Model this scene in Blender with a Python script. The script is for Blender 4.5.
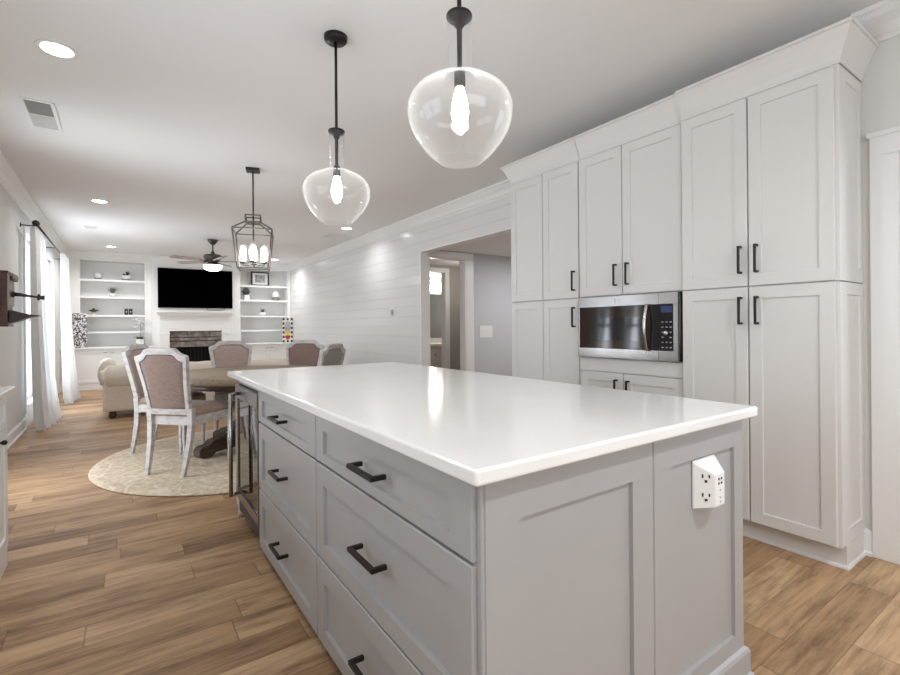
import bpy, bmesh, math, random
from math import sin, cos, pi
from mathutils import Vector, Matrix

random.seed(7)
for o in list(bpy.data.objects):
    bpy.data.objects.remove(o)
SC = bpy.context.scene
COL = SC.collection
CEIL = 2.75

# ---------------------------------------------------------------- camera, world, lights, exposure
cd = bpy.data.cameras.new('camera')
cam = bpy.data.objects.new('camera', cd)
COL.objects.link(cam)
cd.sensor_width = 36
cd.sensor_fit = 'HORIZONTAL'
cd.lens = 474.87 / 900 * 36
cd.shift_y = -11.6 / 900
cd.clip_start = 0.05
cd.clip_end = 200
cam.matrix_world = (Matrix.Translation((0, 0, 1.1913)) @ Matrix.Rotation(-0.6064, 4, 'Z')
                    @ Matrix.Rotation(pi / 2, 4, 'X') @ Matrix.Rotation(-0.0081, 4, 'Z'))
SC.camera = cam

SC.view_settings.view_transform = 'Standard'
SC.view_settings.look = 'None'
SC.view_settings.gamma = 1
SC.view_settings.use_curve_mapping = False
SC.view_settings.exposure = -0.12
try:
    SC.cycles.use_denoising = True
    SC.cycles.max_bounces = 10
    SC.cycles.diffuse_bounces = 6
    SC.cycles.transparent_max_bounces = 24
    SC.cycles.sample_clamp_indirect = 6
    SC.cycles.caustics_reflective = False
    SC.cycles.caustics_refractive = False
except Exception:
    pass

W = bpy.data.worlds.new('daylight')
SC.world = W
W.use_nodes = True
bg = W.node_tree.nodes['Background']
bg.inputs[0].default_value = (0.80, 0.88, 1.0, 1)
bg.inputs[1].default_value = 2.2


def area(name, loc, rot, sx, sy, power, color=(1, 1, 1), spread=pi):
    l = bpy.data.lights.new(name, 'AREA')
    l.shape = 'RECTANGLE'
    l.size, l.size_y = sx, sy
    l.energy = power
    l.color = color
    l.spread = spread
    o = bpy.data.objects.new(name, l)
    o.location = loc
    o.rotation_euler = rot
    COL.objects.link(o)
    return o


DAY = (0.93, 0.96, 1.0)
UP = math.radians(14)    # daylight off the bright ground outside comes in slightly upwards
area('living_window_daylight', (-1.25, 9.1, 1.30), (0, -pi / 2, 0), 2.1, 2.8, 112, DAY)
area('side_window_daylight', (-1.22, 4.52, 1.25), (0, -pi / 2 - UP, 0), 2.1, 0.22, 26, DAY)
area('side_window_daylight', (-1.22, 5.05, 1.25), (0, -pi / 2 - UP, 0), 2.1, 0.22, 26, DAY)
area('added_kitchen_fill', (0.9, -2.55, 1.65), (pi / 2 + UP, 0, 0), 2.6, 1.35, 36, (0.94, 0.97, 1.0))  # added fill from behind the camera, shaped as window light
area('added_counter_fill', (-1.22, 1.6, 1.55), (0, -pi / 2 - UP * 0.4, 0), 1.0, 1.6, 14, (0.93, 0.96, 1.0))  # added side fill, out of view, to brighten the island drawers
area('added_entry_fill', (4.75, -0.35, 1.4), (0, pi / 2, 0), 2.0, 1.2, 30, DAY)  # added lamp brightening the entry room; no window is modelled there

# ---------------------------------------------------------------- materials
MATS = {}


def new_mat(name):
    m = bpy.data.materials.new(name)
    m.use_nodes = True
    MATS[name] = m
    nt = m.node_tree
    return m, nt, nt.nodes['Principled BSDF']


def paint(name, col, rough=0.45, metal=0.0, var=0.0, scale=8.0, bump=0.0, bscale=60.0, emit=None, es=0.0, coat=0.0):
    m, nt, b = new_mat(name)
    b.inputs['Base Color'].default_value = (*col, 1)
    b.inputs['Roughness'].default_value = rough
    b.inputs['Metallic'].default_value = metal
    if coat:
        b.inputs['Coat Weight'].default_value = coat
        b.inputs['Coat Roughness'].default_value = 0.1
    if var or bump:
        tc = nt.nodes.new('ShaderNodeTexCoord')
    if var:
        n = nt.nodes.new('ShaderNodeTexNoise')
        n.inputs['Scale'].default_value = scale
        n.inputs['Detail'].default_value = 4
        nt.links.new(tc.outputs['Object'], n.inputs['Vector'])
        r = nt.nodes.new('ShaderNodeValToRGB')
        r.color_ramp.elements[0].position = 0.3
        r.color_ramp.elements[1].position = 0.7
        r.color_ramp.elements[0].color = (*[c * (1 - var) for c in col], 1)
        r.color_ramp.elements[1].color = (*[min(1, c * (1 + var)) for c in col], 1)
        nt.links.new(n.outputs['Fac'], r.inputs['Fac'])
        nt.links.new(r.outputs['Color'], b.inputs['Base Color'])
    if bump:
        n2 = nt.nodes.new('ShaderNodeTexNoise')
        n2.inputs['Scale'].default_value = bscale
        nt.links.new(tc.outputs['Object'], n2.inputs['Vector'])
        bp = nt.nodes.new('ShaderNodeBump')
        bp.inputs['Strength'].default_value = bump
        bp.inputs['Distance'].default_value = 0.01
        nt.links.new(n2.outputs['Fac'], bp.inputs['Height'])
        nt.links.new(bp.outputs['Normal'], b.inputs['Normal'])
    if emit:
        b.inputs['Emission Color'].default_value = (*emit, 1)
        b.inputs['Emission Strength'].default_value = es
    return m


def mathn(nt, op, a, b=None, c=None):
    n = nt.nodes.new('ShaderNodeMath')
    n.operation = op
    for i, v in enumerate((a, b, c)):
        if v is None:
            continue
        if isinstance(v, (int, float)):
            n.inputs[i].default_value = v
        else:
            nt.links.new(v, n.inputs[i])
    return n.outputs[0]


def ramp(nt, fac, stops, interp='LINEAR'):
    r = nt.nodes.new('ShaderNodeValToRGB')
    r.color_ramp.interpolation = interp
    e = r.color_ramp.elements
    while len(e) < len(stops):
        e.new(0.5)
    for k, (p, c) in enumerate(stops):
        e[k].position = p
        e[k].color = (*c, 1)
    nt.links.new(fac, r.inputs['Fac'])
    return r.outputs['Color']


def noise(nt, vec, scale, detail=3, rough=0.5):
    n = nt.nodes.new('ShaderNodeTexNoise')
    n.inputs['Scale'].default_value = scale
    n.inputs['Detail'].default_value = detail
    n.inputs['Roughness'].default_value = rough
    nt.links.new(vec, n.inputs['Vector'])
    return n.outputs['Fac']


def mapping(nt, vec, scale=(1, 1, 1), loc=(0, 0, 0)):
    m = nt.nodes.new('ShaderNodeMapping')
    m.inputs['Scale'].default_value = scale
    m.inputs['Location'].default_value = loc
    nt.links.new(vec, m.inputs['Vector'])
    return m.outputs['Vector']


def mixc(nt, fac, a, b, mode='MIX'):
    m = nt.nodes.new('ShaderNodeMix')
    m.data_type = 'RGBA'
    m.blend_type = mode
    for sock, v in ((m.inputs[0], fac), (m.inputs[6], a), (m.inputs[7], b)):
        if isinstance(v, (int, float)):
            sock.default_value = v
        elif isinstance(v, tuple):
            sock.default_value = (*v, 1)
        else:
            nt.links.new(v, sock)
    return m.outputs[2]


def floor_material():
    m, nt, b = new_mat('wood_floor')
    g = nt.nodes.new('ShaderNodeNewGeometry')
    s = nt.nodes.new('ShaderNodeSeparateXYZ')
    nt.links.new(g.outputs['Position'], s.inputs[0])
    x, y = s.outputs[0], s.outputs[1]
    wv = 0.150
    yr = mathn(nt, 'DIVIDE', y, wv)
    row = mathn(nt, 'FLOOR', yr)
    wn = nt.nodes.new('ShaderNodeTexWhiteNoise')
    wn.noise_dimensions = '1D'
    nt.links.new(row, wn.inputs['W'])
    off = mathn(nt, 'MULTIPLY', wn.outputs['Value'], 3.0)
    xr = mathn(nt, 'DIVIDE', mathn(nt, 'ADD', x, off), 0.92)
    colm = mathn(nt, 'FLOOR', xr)
    cmb = nt.nodes.new('ShaderNodeCombineXYZ')
    nt.links.new(colm, cmb.inputs[0])
    nt.links.new(row, cmb.inputs[1])
    w2 = nt.nodes.new('ShaderNodeTexWhiteNoise')
    w2.noise_dimensions = '2D'
    nt.links.new(cmb.outputs[0], w2.inputs['Vector'])
    rnd = w2.outputs['Value']
    base = ramp(nt, rnd, [(0.0, (0.265, 0.155, 0.084)), (0.2, (0.36, 0.222, 0.120)), (0.6, (0.44, 0.283, 0.156)),
                          (0.85, (0.51, 0.338, 0.194)), (1.0, (0.385, 0.243, 0.136))])
    # per-board shifted grain
    shift = nt.nodes.new('ShaderNodeCombineXYZ')
    nt.links.new(mathn(nt, 'MULTIPLY', rnd, 37.0), shift.inputs[1])
    nt.links.new(mathn(nt, 'MULTIPLY', rnd, 11.0), shift.inputs[0])
    va = nt.nodes.new('ShaderNodeVectorMath')
    va.operation = 'ADD'
    nt.links.new(g.outputs['Position'], va.inputs[0])
    nt.links.new(shift.outputs[0], va.inputs[1])
    gr = noise(nt, mapping(nt, va.outputs[0], (3.0, 55, 1)), 1.0, 6, 0.62)
    grc = ramp(nt, gr, [(0.30, (0.55, 0.52, 0.50)), (0.52, (1, 1, 1)), (0.75, (1.2, 1.2, 1.2))])
    col = mixc(nt, 0.8, base, grc, 'MULTIPLY')
    sm = noise(nt, mapping(nt, va.outputs[0], (1.5, 8.0, 1)), 1.5, 5, 0.65)
    smc = ramp(nt, sm, [(0.32, (0.42, 0.36, 0.32)), (0.42, (0.72, 0.68, 0.65)), (0.52, (1.0, 0.99, 0.98)), (0.72, (1.16, 1.15, 1.14))])
    col = mixc(nt, 0.85, col, smc, 'MULTIPLY')
    fy = mathn(nt, 'FRACT', yr)
    fx = mathn(nt, 'FRACT', xr)
    ey = mathn(nt, 'MINIMUM', fy, mathn(nt, 'SUBTRACT', 1.0, fy))
    ex = mathn(nt, 'MINIMUM', fx, mathn(nt, 'SUBTRACT', 1.0, fx))
    gy = mathn(nt, 'LESS_THAN', ey, 0.010)
    gx = mathn(nt, 'LESS_THAN', ex, 0.0032)
    gap = mathn(nt, 'MAXIMUM', gy, gx)
    col = mixc(nt, mathn(nt, 'MULTIPLY_ADD', gx, 0.4, mathn(nt, 'MULTIPLY', gy, 0.42)), col, (0.055, 0.032, 0.02))
    nt.links.new(col, b.inputs['Base Color'])
    rr = nt.nodes.new('ShaderNodeMapRange')
    nt.links.new(gr, rr.inputs[0])
    rr.inputs[3].default_value = 0.40
    rr.inputs[4].default_value = 0.55
    b.inputs['Specular IOR Level'].default_value = 0.32
    nt.links.new(rr.outputs[0], b.inputs['Roughness'])
    bp = nt.nodes.new('ShaderNodeBump')
    bp.inputs['Strength'].default_value = 0.25
    bp.inputs['Distance'].default_value = 0.004
    h = mathn(nt, 'SUBTRACT', mathn(nt, 'MULTIPLY', gr, 0.35), gap)
    nt.links.new(h, bp.inputs['Height'])
    nt.links.new(bp.outputs['Normal'], b.inputs['Normal'])
    return m


def weave_material(name, col, dark, scale=220, rough=0.9):
    m, nt, b = new_mat(name)
    tc = nt.nodes.new('ShaderNodeTexCoord')
    n1 = noise(nt, mapping(nt, tc.outputs['Object'], (1, 1, 0.12)), scale, 2)
    n2 = noise(nt, mapping(nt, tc.outputs['Object'], (0.12, 0.12, 1)), scale, 2)
    f = mathn(nt, 'MULTIPLY', mathn(nt, 'ADD', n1, n2), 0.5)
    c = ramp(nt, f, [(0.38, dark), (0.62, col)])
    nt.links.new(c, b.inputs['Base Color'])
    b.inputs['Roughness'].default_value = rough
    b.inputs['Sheen Weight'].default_value = 0.2
    bp = nt.nodes.new('ShaderNodeBump')
    bp.inputs['Strength'].default_value = 0.25
    bp.inputs['Distance'].default_value = 0.002
    nt.links.new(f, bp.inputs['Height'])
    nt.links.new(bp.outputs['Normal'], b.inputs['Normal'])
    return m


def wood_material(name, cols, scale=(6, 6, 40), rough=0.5, spots=None):
    m, nt, b = new_mat(name)
    tc = nt.nodes.new('ShaderNodeTexCoord')
    f = noise(nt, mapping(nt, tc.outputs['Object'], scale), 1.0, 5, 0.6)
    n = len(cols)
    c = ramp(nt, f, [(0.28 + 0.44 * k / (n - 1), cc) for k, cc in enumerate(cols)])
    nt.links.new(c, b.inputs['Base Color'])
    b.inputs['Roughness'].default_value = rough
    return m


def glass_material(name, tint=(1, 1, 1), haze=0.0, edge=0.0, base=0.04, rough=0.02, gloss=0.6):
    """thin clear glass: transparent, with a reflection that grows towards grazing view and a faint white haze"""
    m = bpy.data.materials.new(name)
    m.use_nodes = True
    MATS[name] = m
    nt = m.node_tree
    nt.nodes.clear()
    out = nt.nodes.new('ShaderNodeOutputMaterial')
    tr = nt.nodes.new('ShaderNodeBsdfTransparent')
    tr.inputs[0].default_value = (*tint, 1)
    gl = nt.nodes.new('ShaderNodeBsdfGlossy')
    gl.inputs['Roughness'].default_value = rough
    lw = nt.nodes.new('ShaderNodeLayerWeight')
    lw.inputs[0].default_value = 0.5
    f4 = mathn(nt, 'POWER', lw.outputs['Facing'], 4.0)
    f = mathn(nt, 'MULTIPLY_ADD', f4, gloss, base)
    mx = nt.nodes.new('ShaderNodeMixShader')
    nt.links.new(f, mx.inputs[0])
    nt.links.new(tr.outputs[0], mx.inputs[1])
    nt.links.new(gl.outputs[0], mx.inputs[2])
    if haze or edge:
        df = nt.nodes.new('ShaderNodeBsdfTranslucent')
        df.inputs[0].default_value = (1, 1, 1, 1)
        d2 = nt.nodes.new('ShaderNodeBsdfDiffuse')
        d2.inputs[0].default_value = (1, 1, 1, 1)
        mm = nt.nodes.new('ShaderNodeMixShader')
        mm.inputs[0].default_value = 0.5
        nt.links.new(df.outputs[0], mm.inputs[1])
        nt.links.new(d2.outputs[0], mm.inputs[2])
        m2 = nt.nodes.new('ShaderNodeMixShader')
        nt.links.new(mathn(nt, 'MULTIPLY_ADD', mathn(nt, 'POWER', lw.outputs['Facing'], 2.5), edge, haze), m2.inputs[0])
        nt.links.new(mx.outputs[0], m2.inputs[1])
        nt.links.new(mm.outputs[0], m2.inputs[2])
        nt.links.new(m2.outputs[0], out.inputs[0])
    else:
        nt.links.new(mx.outputs[0], out.inputs[0])
    return m


def emission(name, col, s):
    m = bpy.data.materials.new(name)
    m.use_nodes = True
    MATS[name] = m
    b = m.node_tree.nodes['Principled BSDF']
    b.inputs['Base Color'].default_value = (0.9, 0.9, 0.9, 1)
    b.inputs['Emission Color'].default_value = (*col, 1)
    b.inputs['Emission Strength'].default_value = s
    return m


M = MATS
floor_material()
paint('ceiling_paint', (0.80, 0.80, 0.80), 0.7)
paint('wall_paint', (0.70, 0.695, 0.68), 0.6)
paint('hall_paint', (0.55, 0.56, 0.585), 0.6)
paint('taupe_paint', (0.40, 0.375, 0.345), 0.6)
paint('shiplap_paint', (0.73, 0.735, 0.735), 0.18)
paint('trim_white', (0.80, 0.80, 0.79), 0.35)
paint('cabinet_white', (0.70, 0.69, 0.67), 0.38)
paint('builtin_white', (0.84, 0.84, 0.825), 0.4)
paint('island_gray', (0.368, 0.363, 0.36), 0.36)
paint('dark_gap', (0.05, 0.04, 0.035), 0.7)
paint('bronze', (0.028, 0.022, 0.019), 0.38, 0.6)
paint('black_metal', (0.02, 0.02, 0.02), 0.4, 0.3)
paint('fan_metal', (0.10, 0.09, 0.08), 0.4, 0.6)
paint('pewter', (0.16, 0.15, 0.14), 0.35, 0.8)
paint('stainless', (0.50, 0.49, 0.48), 0.22, 1.0)
paint('stainless_dark', (0.30, 0.29, 0.28), 0.25, 1.0)
paint('black_glass', (0.012, 0.011, 0.012), 0.06)
MATS['black_glass'].node_tree.nodes['Principled BSDF'].inputs['Specular IOR Level'].default_value = 0.4
paint('brown_glass', (0.03, 0.018, 0.014), 0.07)
MATS['brown_glass'].node_tree.nodes['Principled BSDF'].inputs['Specular IOR Level'].default_value = 0.3
paint('tv_screen', (0.0008, 0.0008, 0.0008), 0.9)
MATS['tv_screen'].node_tree.nodes['Principled BSDF'].inputs['Specular IOR Level'].default_value = 0.0
paint('plastic_white', (0.80, 0.80, 0.79), 0.35)
paint('slot_dark', (0.02, 0.02, 0.02), 0.6)
paint('display_blue', (0.02, 0.03, 0.10), 0.2, emit=(0.15, 0.25, 0.8), es=0.06)
paint('print_gray', (0.35, 0.37, 0.42), 0.4)
paint('vent_slot', (0.24, 0.23, 0.22), 0.6)
paint('ceramic_white', (0.78, 0.77, 0.75), 0.3)
paint('ceramic_gray', (0.22, 0.21, 0.20), 0.5)
paint('plant_dark', (0.045, 0.055, 0.04), 0.6, var=0.5, scale=30)
paint('plant_green', (0.14, 0.17, 0.12), 0.6, var=0.4, scale=30)
paint('petal_white', (0.92, 0.92, 0.92), 0.6)
paint('soil_dark', (0.03, 0.03, 0.025), 0.9)
paint('firebox', (0.012, 0.011, 0.010), 0.9)
paint('stone', (0.29, 0.265, 0.24), 0.85, var=0.45, scale=9, bump=0.8, bscale=30)
paint('mortar', (0.07, 0.065, 0.06), 0.9)
paint('mahogany', (0.065, 0.016, 0.011), 0.32, var=0.35, scale=14, coat=0.3)
paint('dark_wood', (0.028, 0.014, 0.012), 0.4)
paint('brass_aged', (0.32, 0.27, 0.22), 0.35, 0.9)
paint('canvas_cream', (0.70, 0.66, 0.55), 0.7)
paint('art_gray', (0.35, 0.36, 0.40), 0.7, var=0.3, scale=40)
paint('art_yellow', (0.70, 0.50, 0.06), 0.7)
paint('art_red', (0.45, 0.03, 0.03), 0.7)
paint('art_black', (0.02, 0.02, 0.02), 0.6)
paint('photo_gray', (0.35, 0.35, 0.35), 0.5, var=0.75, scale=22)
paint('mat_board', (0.75, 0.75, 0.74), 0.6)
paint('mirror', (0.62, 0.63, 0.60), 0.05, 1.0)
paint('blade_wood', (0.34, 0.31, 0.27), 0.5, var=0.15, scale=12)
weave_material('taupe_linen', (0.275, 0.198, 0.165), (0.19, 0.132, 0.11))
weave_material('pale_linen', (0.46, 0.365, 0.315), (0.35, 0.27, 0.23))
weave_material('gray_linen', (0.30, 0.285, 0.26), (0.20, 0.19, 0.17))
weave_material('tan_seat', (0.40, 0.30, 0.24), (0.29, 0.21, 0.17))
weave_material('cream_linen', (0.80, 0.73, 0.63), (0.68, 0.61, 0.52))
weave_material('curtain_linen', (0.90, 0.90, 0.895), (0.84, 0.84, 0.835), 160)
_nt = MATS['curtain_linen'].node_tree
_tl = _nt.nodes.new('ShaderNodeBsdfTranslucent')
_tl.inputs[0].default_value = (0.93, 0.94, 0.95, 1)
_mx = _nt.nodes.new('ShaderNodeMixShader')
_mx.inputs[0].default_value = 0.38
_nt.links.new(_nt.nodes['Principled BSDF'].outputs[0], _mx.inputs[1])
_nt.links.new(_tl.outputs[0], _mx.inputs[2])
_nt.links.new(_mx.outputs[0], _nt.nodes['Material Output'].inputs[0])
wood_material('whitewash', [(0.36, 0.335, 0.33), (0.54, 0.525, 0.515), (0.62, 0.61, 0.605)], (14, 14, 30), 0.55)
wood_material('weathered_oak', [(0.17, 0.125, 0.085), (0.28, 0.215, 0.15), (0.36, 0.285, 0.205)], (3, 45, 45), 0.55)
wood_material('espresso', [(0.03, 0.02, 0.016), (0.07, 0.046, 0.035), (0.11, 0.075, 0.055)], (12, 12, 30), 0.5)
glass_material('pendant_glass', (1, 1, 1), 0.008, 0.085, 0.025, 0.015, 0.35)
glass_material('window_glass', (0.98, 0.99, 1.0))
glass_material('fridge_glass', (0.30, 0.29, 0.28), 0.0, 0.0, 0.12, 0.02, 0.8)
glass_material('lamp_glass', (1, 1, 1), 0.012, 0.03, 0.04, 0.05, 0.3)
emission('can_light', (1.0, 0.97, 0.93), 22)
emission('bulb_glow', (1.0, 0.975, 0.94), 100)
emission('candle_glow', (1.0, 0.97, 0.94), 60)
emission('fan_glow', (1.0, 0.96, 0.88), 9)
emission('vanity_glow', (1.0, 0.95, 0.88), 9)


def quartz():
    m, nt, b = new_mat('quartz')
    tc = nt.nodes.new('ShaderNodeTexCoord')
    f = noise(nt, tc.outputs['Object'], 420, 2)
    c = ramp(nt, f, [(0.30, (0.72, 0.715, 0.70)), (0.42, (0.82, 0.815, 0.80)), (0.70, (0.84, 0.835, 0.82))])
    g = noise(nt, tc.outputs['Object'], 3.0, 5)
    c2 = ramp(nt, g, [(0.3, (0.97, 0.965, 0.96)), (0.6, (1, 1, 1))])
    nt.links.new(mixc(nt, 1.0, c, c2, 'MULTIPLY'), b.inputs['Base Color'])
    b.inputs['Roughness'].default_value = 0.13
    return m


def rug_mat():
    m, nt, b = new_mat('rug_pile')
    tc = nt.nodes.new('ShaderNodeTexCoord')
    v = nt.nodes.new('ShaderNodeTexVoronoi')
    v.inputs['Scale'].default_value = 9
    v.feature = 'DISTANCE_TO_EDGE'
    nt.links.new(tc.outputs['Object'], v.inputs['Vector'])
    f = noise(nt, tc.outputs['Object'], 24, 5, 0.7)
    c1 = ramp(nt, v.outputs['Distance'], [(0.02, (0.74, 0.65, 0.52)), (0.12, (0.62, 0.52, 0.38)), (0.3, (0.67, 0.57, 0.43))])
    c2 = ramp(nt, f, [(0.35, (0.80, 0.77, 0.74)), (0.6, (1.05, 1.05, 1.05))])
    nt.links.new(mixc(nt, 1.0, c1, c2, 'MULTIPLY'), b.inputs['Base Color'])
    b.inputs['Roughness'].default_value = 0.95
    bp = nt.nodes.new('ShaderNodeBump')
    bp.inputs['Strength'].default_value = 0.4
    bp.inputs['Distance'].default_value = 0.006
    nt.links.new(noise(nt, tc.outputs['Object'], 220, 2), bp.inputs['Height'])
    nt.links.new(bp.outputs['Normal'], b.inputs['Normal'])
    return m


def mosaic_mat():
    m, nt, b = new_mat('mosaic')
    tc = nt.nodes.new('ShaderNodeTexCoord')
    v = nt.nodes.new('ShaderNodeTexVoronoi')
    v.inputs['Scale'].default_value = 52
    nt.links.new(tc.outputs['Object'], v.inputs['Vector'])
    s = nt.nodes.new('ShaderNodeSeparateColor')
    nt.links.new(v.outputs['Color'], s.inputs[0])
    c = ramp(nt, s.outputs[0], [(0.0, (0.04, 0.04, 0.05)), (0.28, (0.22, 0.22, 0.25)), (0.42, (0.72, 0.71, 0.70)),
                                (0.75, (0.50, 0.48, 0.46)), (0.9, (0.10, 0.10, 0.10))], 'CONSTANT')
    nt.links.new(c, b.inputs['Base Color'])
    b.inputs['Roughness'].default_value = 0.4
    return m


quartz()
rug_mat()
mosaic_mat()

# ---------------------------------------------------------------- mesh builder


class MB:
    def __init__(s):
        s.v, s.f, s.m, s.sm = [], [], [], []

    def add(s, verts, faces, m=0, smooth=False):
        b = len(s.v)
        s.v += [tuple(p) for p in verts]
        for f in faces:
            s.f.append([b + i for i in f])
            s.m.append(m)
            s.sm.append(smooth)
        return s

    def box(s, x0, x1, y0, y1, z0, z1, m=0):
        x0, x1 = min(x0, x1), max(x0, x1)
        y0, y1 = min(y0, y1), max(y0, y1)
        z0, z1 = min(z0, z1), max(z0, z1)
        return s.add([(x0, y0, z0), (x1, y0, z0), (x1, y1, z0), (x0, y1, z0), (x0, y0, z1), (x1, y0, z1), (x1, y1, z1), (x0, y1, z1)],
                     [(0, 3, 2, 1), (4, 5, 6, 7), (0, 1, 5, 4), (1, 2, 6, 5), (2, 3, 7, 6), (3, 0, 4, 7)], m)

    def prism(s, pts, fn, a0, a1, m=0, smooth=False):
        """extrude a 2-D outline; fn(p, a) -> 3-D point"""
        n = len(pts)
        v = [fn(p, a0) for p in pts] + [fn(p, a1) for p in pts]
        f = [list(range(n))[::-1], list(range(n, 2 * n))]
        s.add(v, f, m, False)
        s.add(v, [(i, (i + 1) % n, n + (i + 1) % n, n + i) for i in range(n)], m, smooth)
        return s

    def lathe(s, prof, c=(0, 0, 0), seg=32, m=0, cap0=False, cap1=False, sx=1.0, sy=1.0):
        v, f = [], []
        n = len(prof)
        for r, z in prof:
            for k in range(seg):
                a = 2 * pi * k / seg
                v.append((c[0] + r * cos(a) * sx, c[1] + r * sin(a) * sy, c[2] + z))
        for i in range(n - 1):
            for k in range(seg):
                k2 = (k + 1) % seg
                f.append((i * seg + k, i * seg + k2, (i + 1) * seg + k2, (i + 1) * seg + k))
        s.add(v, f, m, True)
        if cap0:
            s.add(v[:seg], [list(range(seg))[::-1]], m)
        if cap1:
            s.add(v[-seg:], [list(range(seg))], m)
        return s

    def tube(s, pts, r, seg=10, m=0, closed=False, square=False):
        pts = [Vector(p) for p in pts]
        n = len(pts)
        rs = r if isinstance(r, (list, tuple)) else [r] * n
        v, f = [], []
        up = Vector((0, 0, 1))
        prev = None
        for i, p in enumerate(pts):
            if closed:
                t = pts[(i + 1) % n] - pts[i - 1]
            else:
                t = pts[min(i + 1, n - 1)] - pts[max(i - 1, 0)]
            t.normalize()
            if prev is None:
                a = t.cross(up)
                if a.length < 1e-3:
                    a = t.cross(Vector((1, 0, 0)))
                a.normalize()
            else:
                a = prev - t * prev.dot(t)
                a.normalize()
            prev = a
            b = t.cross(a)
            for k in range(seg):
                ang = 2 * pi * (k + 0.5) / seg
                v.append(p + (a * cos(ang) + b * sin(ang)) * rs[i])
        m_ = n if closed else n - 1
        for i in range(m_):
            for k in range(seg):
                k2 = (k + 1) % seg
                j = (i + 1) % n
                f.append((i * seg + k, i * seg + k2, j * seg + k2, j * seg + k))
        s.add(v, f, m, not square and seg > 4)
        if not closed:
            s.add(v[:seg], [list(range(seg))[::-1]], m)
            s.add(v[-seg:], [list(range(seg))], m)
        return s

    def bar(s, p, q, w, h=None, m=0):
        """rectangular bar from p to q"""
        h = h or w
        p, q = Vector(p), Vector(q)
        t = (q - p).normalized()
        a = t.cross(Vector((0, 0, 1)))
        if a.length < 1e-3:
            a = Vector((1, 0, 0))
        a.normalize()
        b = t.cross(a).normalized()
        v = []
        for c in (p, q):
            for i, j in ((-1, -1), (1, -1), (1, 1), (-1, 1)):
                v.append(c + a * (i * w / 2) + b * (j * h / 2))
        return s.add(v, [(0, 1, 2, 3), (7, 6, 5, 4), (0, 4, 5, 1), (1, 5, 6, 2), (2, 6, 7, 3), (3, 7, 4, 0)], m)

    def ball(s, c, r, m=0, seg=16, rings=10, sz=1.0, sx=1.0, sy=1.0):
        prof = [(max(1e-4, r * sin(pi * i / rings)), -r * sz * cos(pi * i / rings)) for i in range(rings + 1)]
        return s.lathe(prof, c, seg, m, sx=sx, sy=sy)

    def shaker(s, o, U, V, N, w, h, t=0.02, st=0.06, rec=0.007, top=None, bot=None, stl=None, str_=None, m=0):
        """door / drawer front: outer face at N=0 (N points out); frame with recessed flat panel"""
        o, U, V, N = Vector(o), Vector(U), Vector(V), Vector(N)
        top = st if top is None else top
        bot = st if bot is None else bot
        l = st if stl is None else stl
        r = st if str_ is None else str_
        P = lambda u, v, n: o + U * u + V * v + N * n
        e = 0.003
        v = [P(e, e, 0), P(w - e, e, 0), P(w - e, h - e, 0), P(e, h - e, 0),
             P(l, bot, 0), P(w - r, bot, 0), P(w - r, h - top, 0), P(l, h - top, 0)]
        c = 0.002
        v += [P(l + c, bot + c, -rec), P(w - r - c, bot + c, -rec), P(w - r - c, h - top - c, -rec), P(l + c, h - top - c, -rec)]
        v += [P(0, 0, -e), P(w, 0, -e), P(w, h, -e), P(0, h, -e), P(0, 0, -t), P(w, 0, -t), P(w, h, -t), P(0, h, -t)]
        f = []
        for i in range(4):
            j = (i + 1) % 4
            f += [(i, j, 4 + j, 4 + i), (4 + i, 4 + j, 8 + j, 8 + i), (12 + i, 12 + j, j, i), (16 + i, 16 + j, 12 + j, 12 + i)]
        f += [(8, 9, 10, 11), (19, 18, 17, 16)]
        return s.add(v, f, m)

    def sweep(s, path, prof, m=0, closed=False, caps=True):
        """sweep (out, z) profile along an xy path; 'out' is to the left of travel"""
        n = len(path)
        P = [Vector(p) for p in path]
        dirs = [(P[(i + 1) % n] - P[i]).normalized() for i in range(n if closed else n - 1)]
        v, f = [], []
        k = len(prof)
        for i in range(n):
            if closed:
                d0, d1 = dirs[i - 1], dirs[i]
            else:
                d0 = dirs[max(i - 1, 0)]
                d1 = dirs[min(i, n - 2)]
            n0, n1 = Vector((-d0.y, d0.x)), Vector((-d1.y, d1.x))
            mt = (n0 + n1) / (1 + n0.dot(n1))
            for o, z in prof:
                q = P[i] + mt * o
                v.append((q.x, q.y, z))
        for i in range(n if closed else n - 1):
            j = (i + 1) % n
            for a in range(k):
                b = (a + 1) % k
                f.append((i * k + a, j * k + a, j * k + b, i * k + b))
        s.add(v, f, m)
        if caps and not closed:
            s.add(v[:k], [list(range(k))], m)
            s.add(v[-k:], [list(range(k))[::-1]], m)
        return s

    def build(s, name, mats, parent=None, off=(0, 0, 0), bevel=0.0, seg=2, sub=0):
        me = bpy.data.meshes.new(name)
        o_ = Vector(off)
        me.from_pydata([tuple(Vector(p) - o_) for p in s.v], [], s.f)
        if isinstance(mats, str):
            mats = [mats]
        for mm in mats:
            me.materials.append(MATS[mm])
        me.polygons.foreach_set('material_index', s.m)
        me.polygons.foreach_set('use_smooth', s.sm)
        bm = bmesh.new()
        bm.from_mesh(me)
        bmesh.ops.remove_doubles(bm, verts=bm.verts, dist=1e-5)
        bmesh.ops.recalc_face_normals(bm, faces=bm.faces)
        bm.to_mesh(me)
        bm.free()
        o = bpy.data.objects.new(name, me)
        COL.objects.link(o)
        if parent is not None:
            o.parent = parent
        if bevel:
            md = o.modifiers.new('bevel', 'BEVEL')
            md.width = bevel
            md.segments = seg
            md.limit_method = 'ANGLE'
            md.angle_limit = math.radians(40)
            md.harden_normals = False
        if sub:
            md = o.modifiers.new('sub', 'SUBSURF')
            md.levels = md.render_levels = sub
        return o


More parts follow.
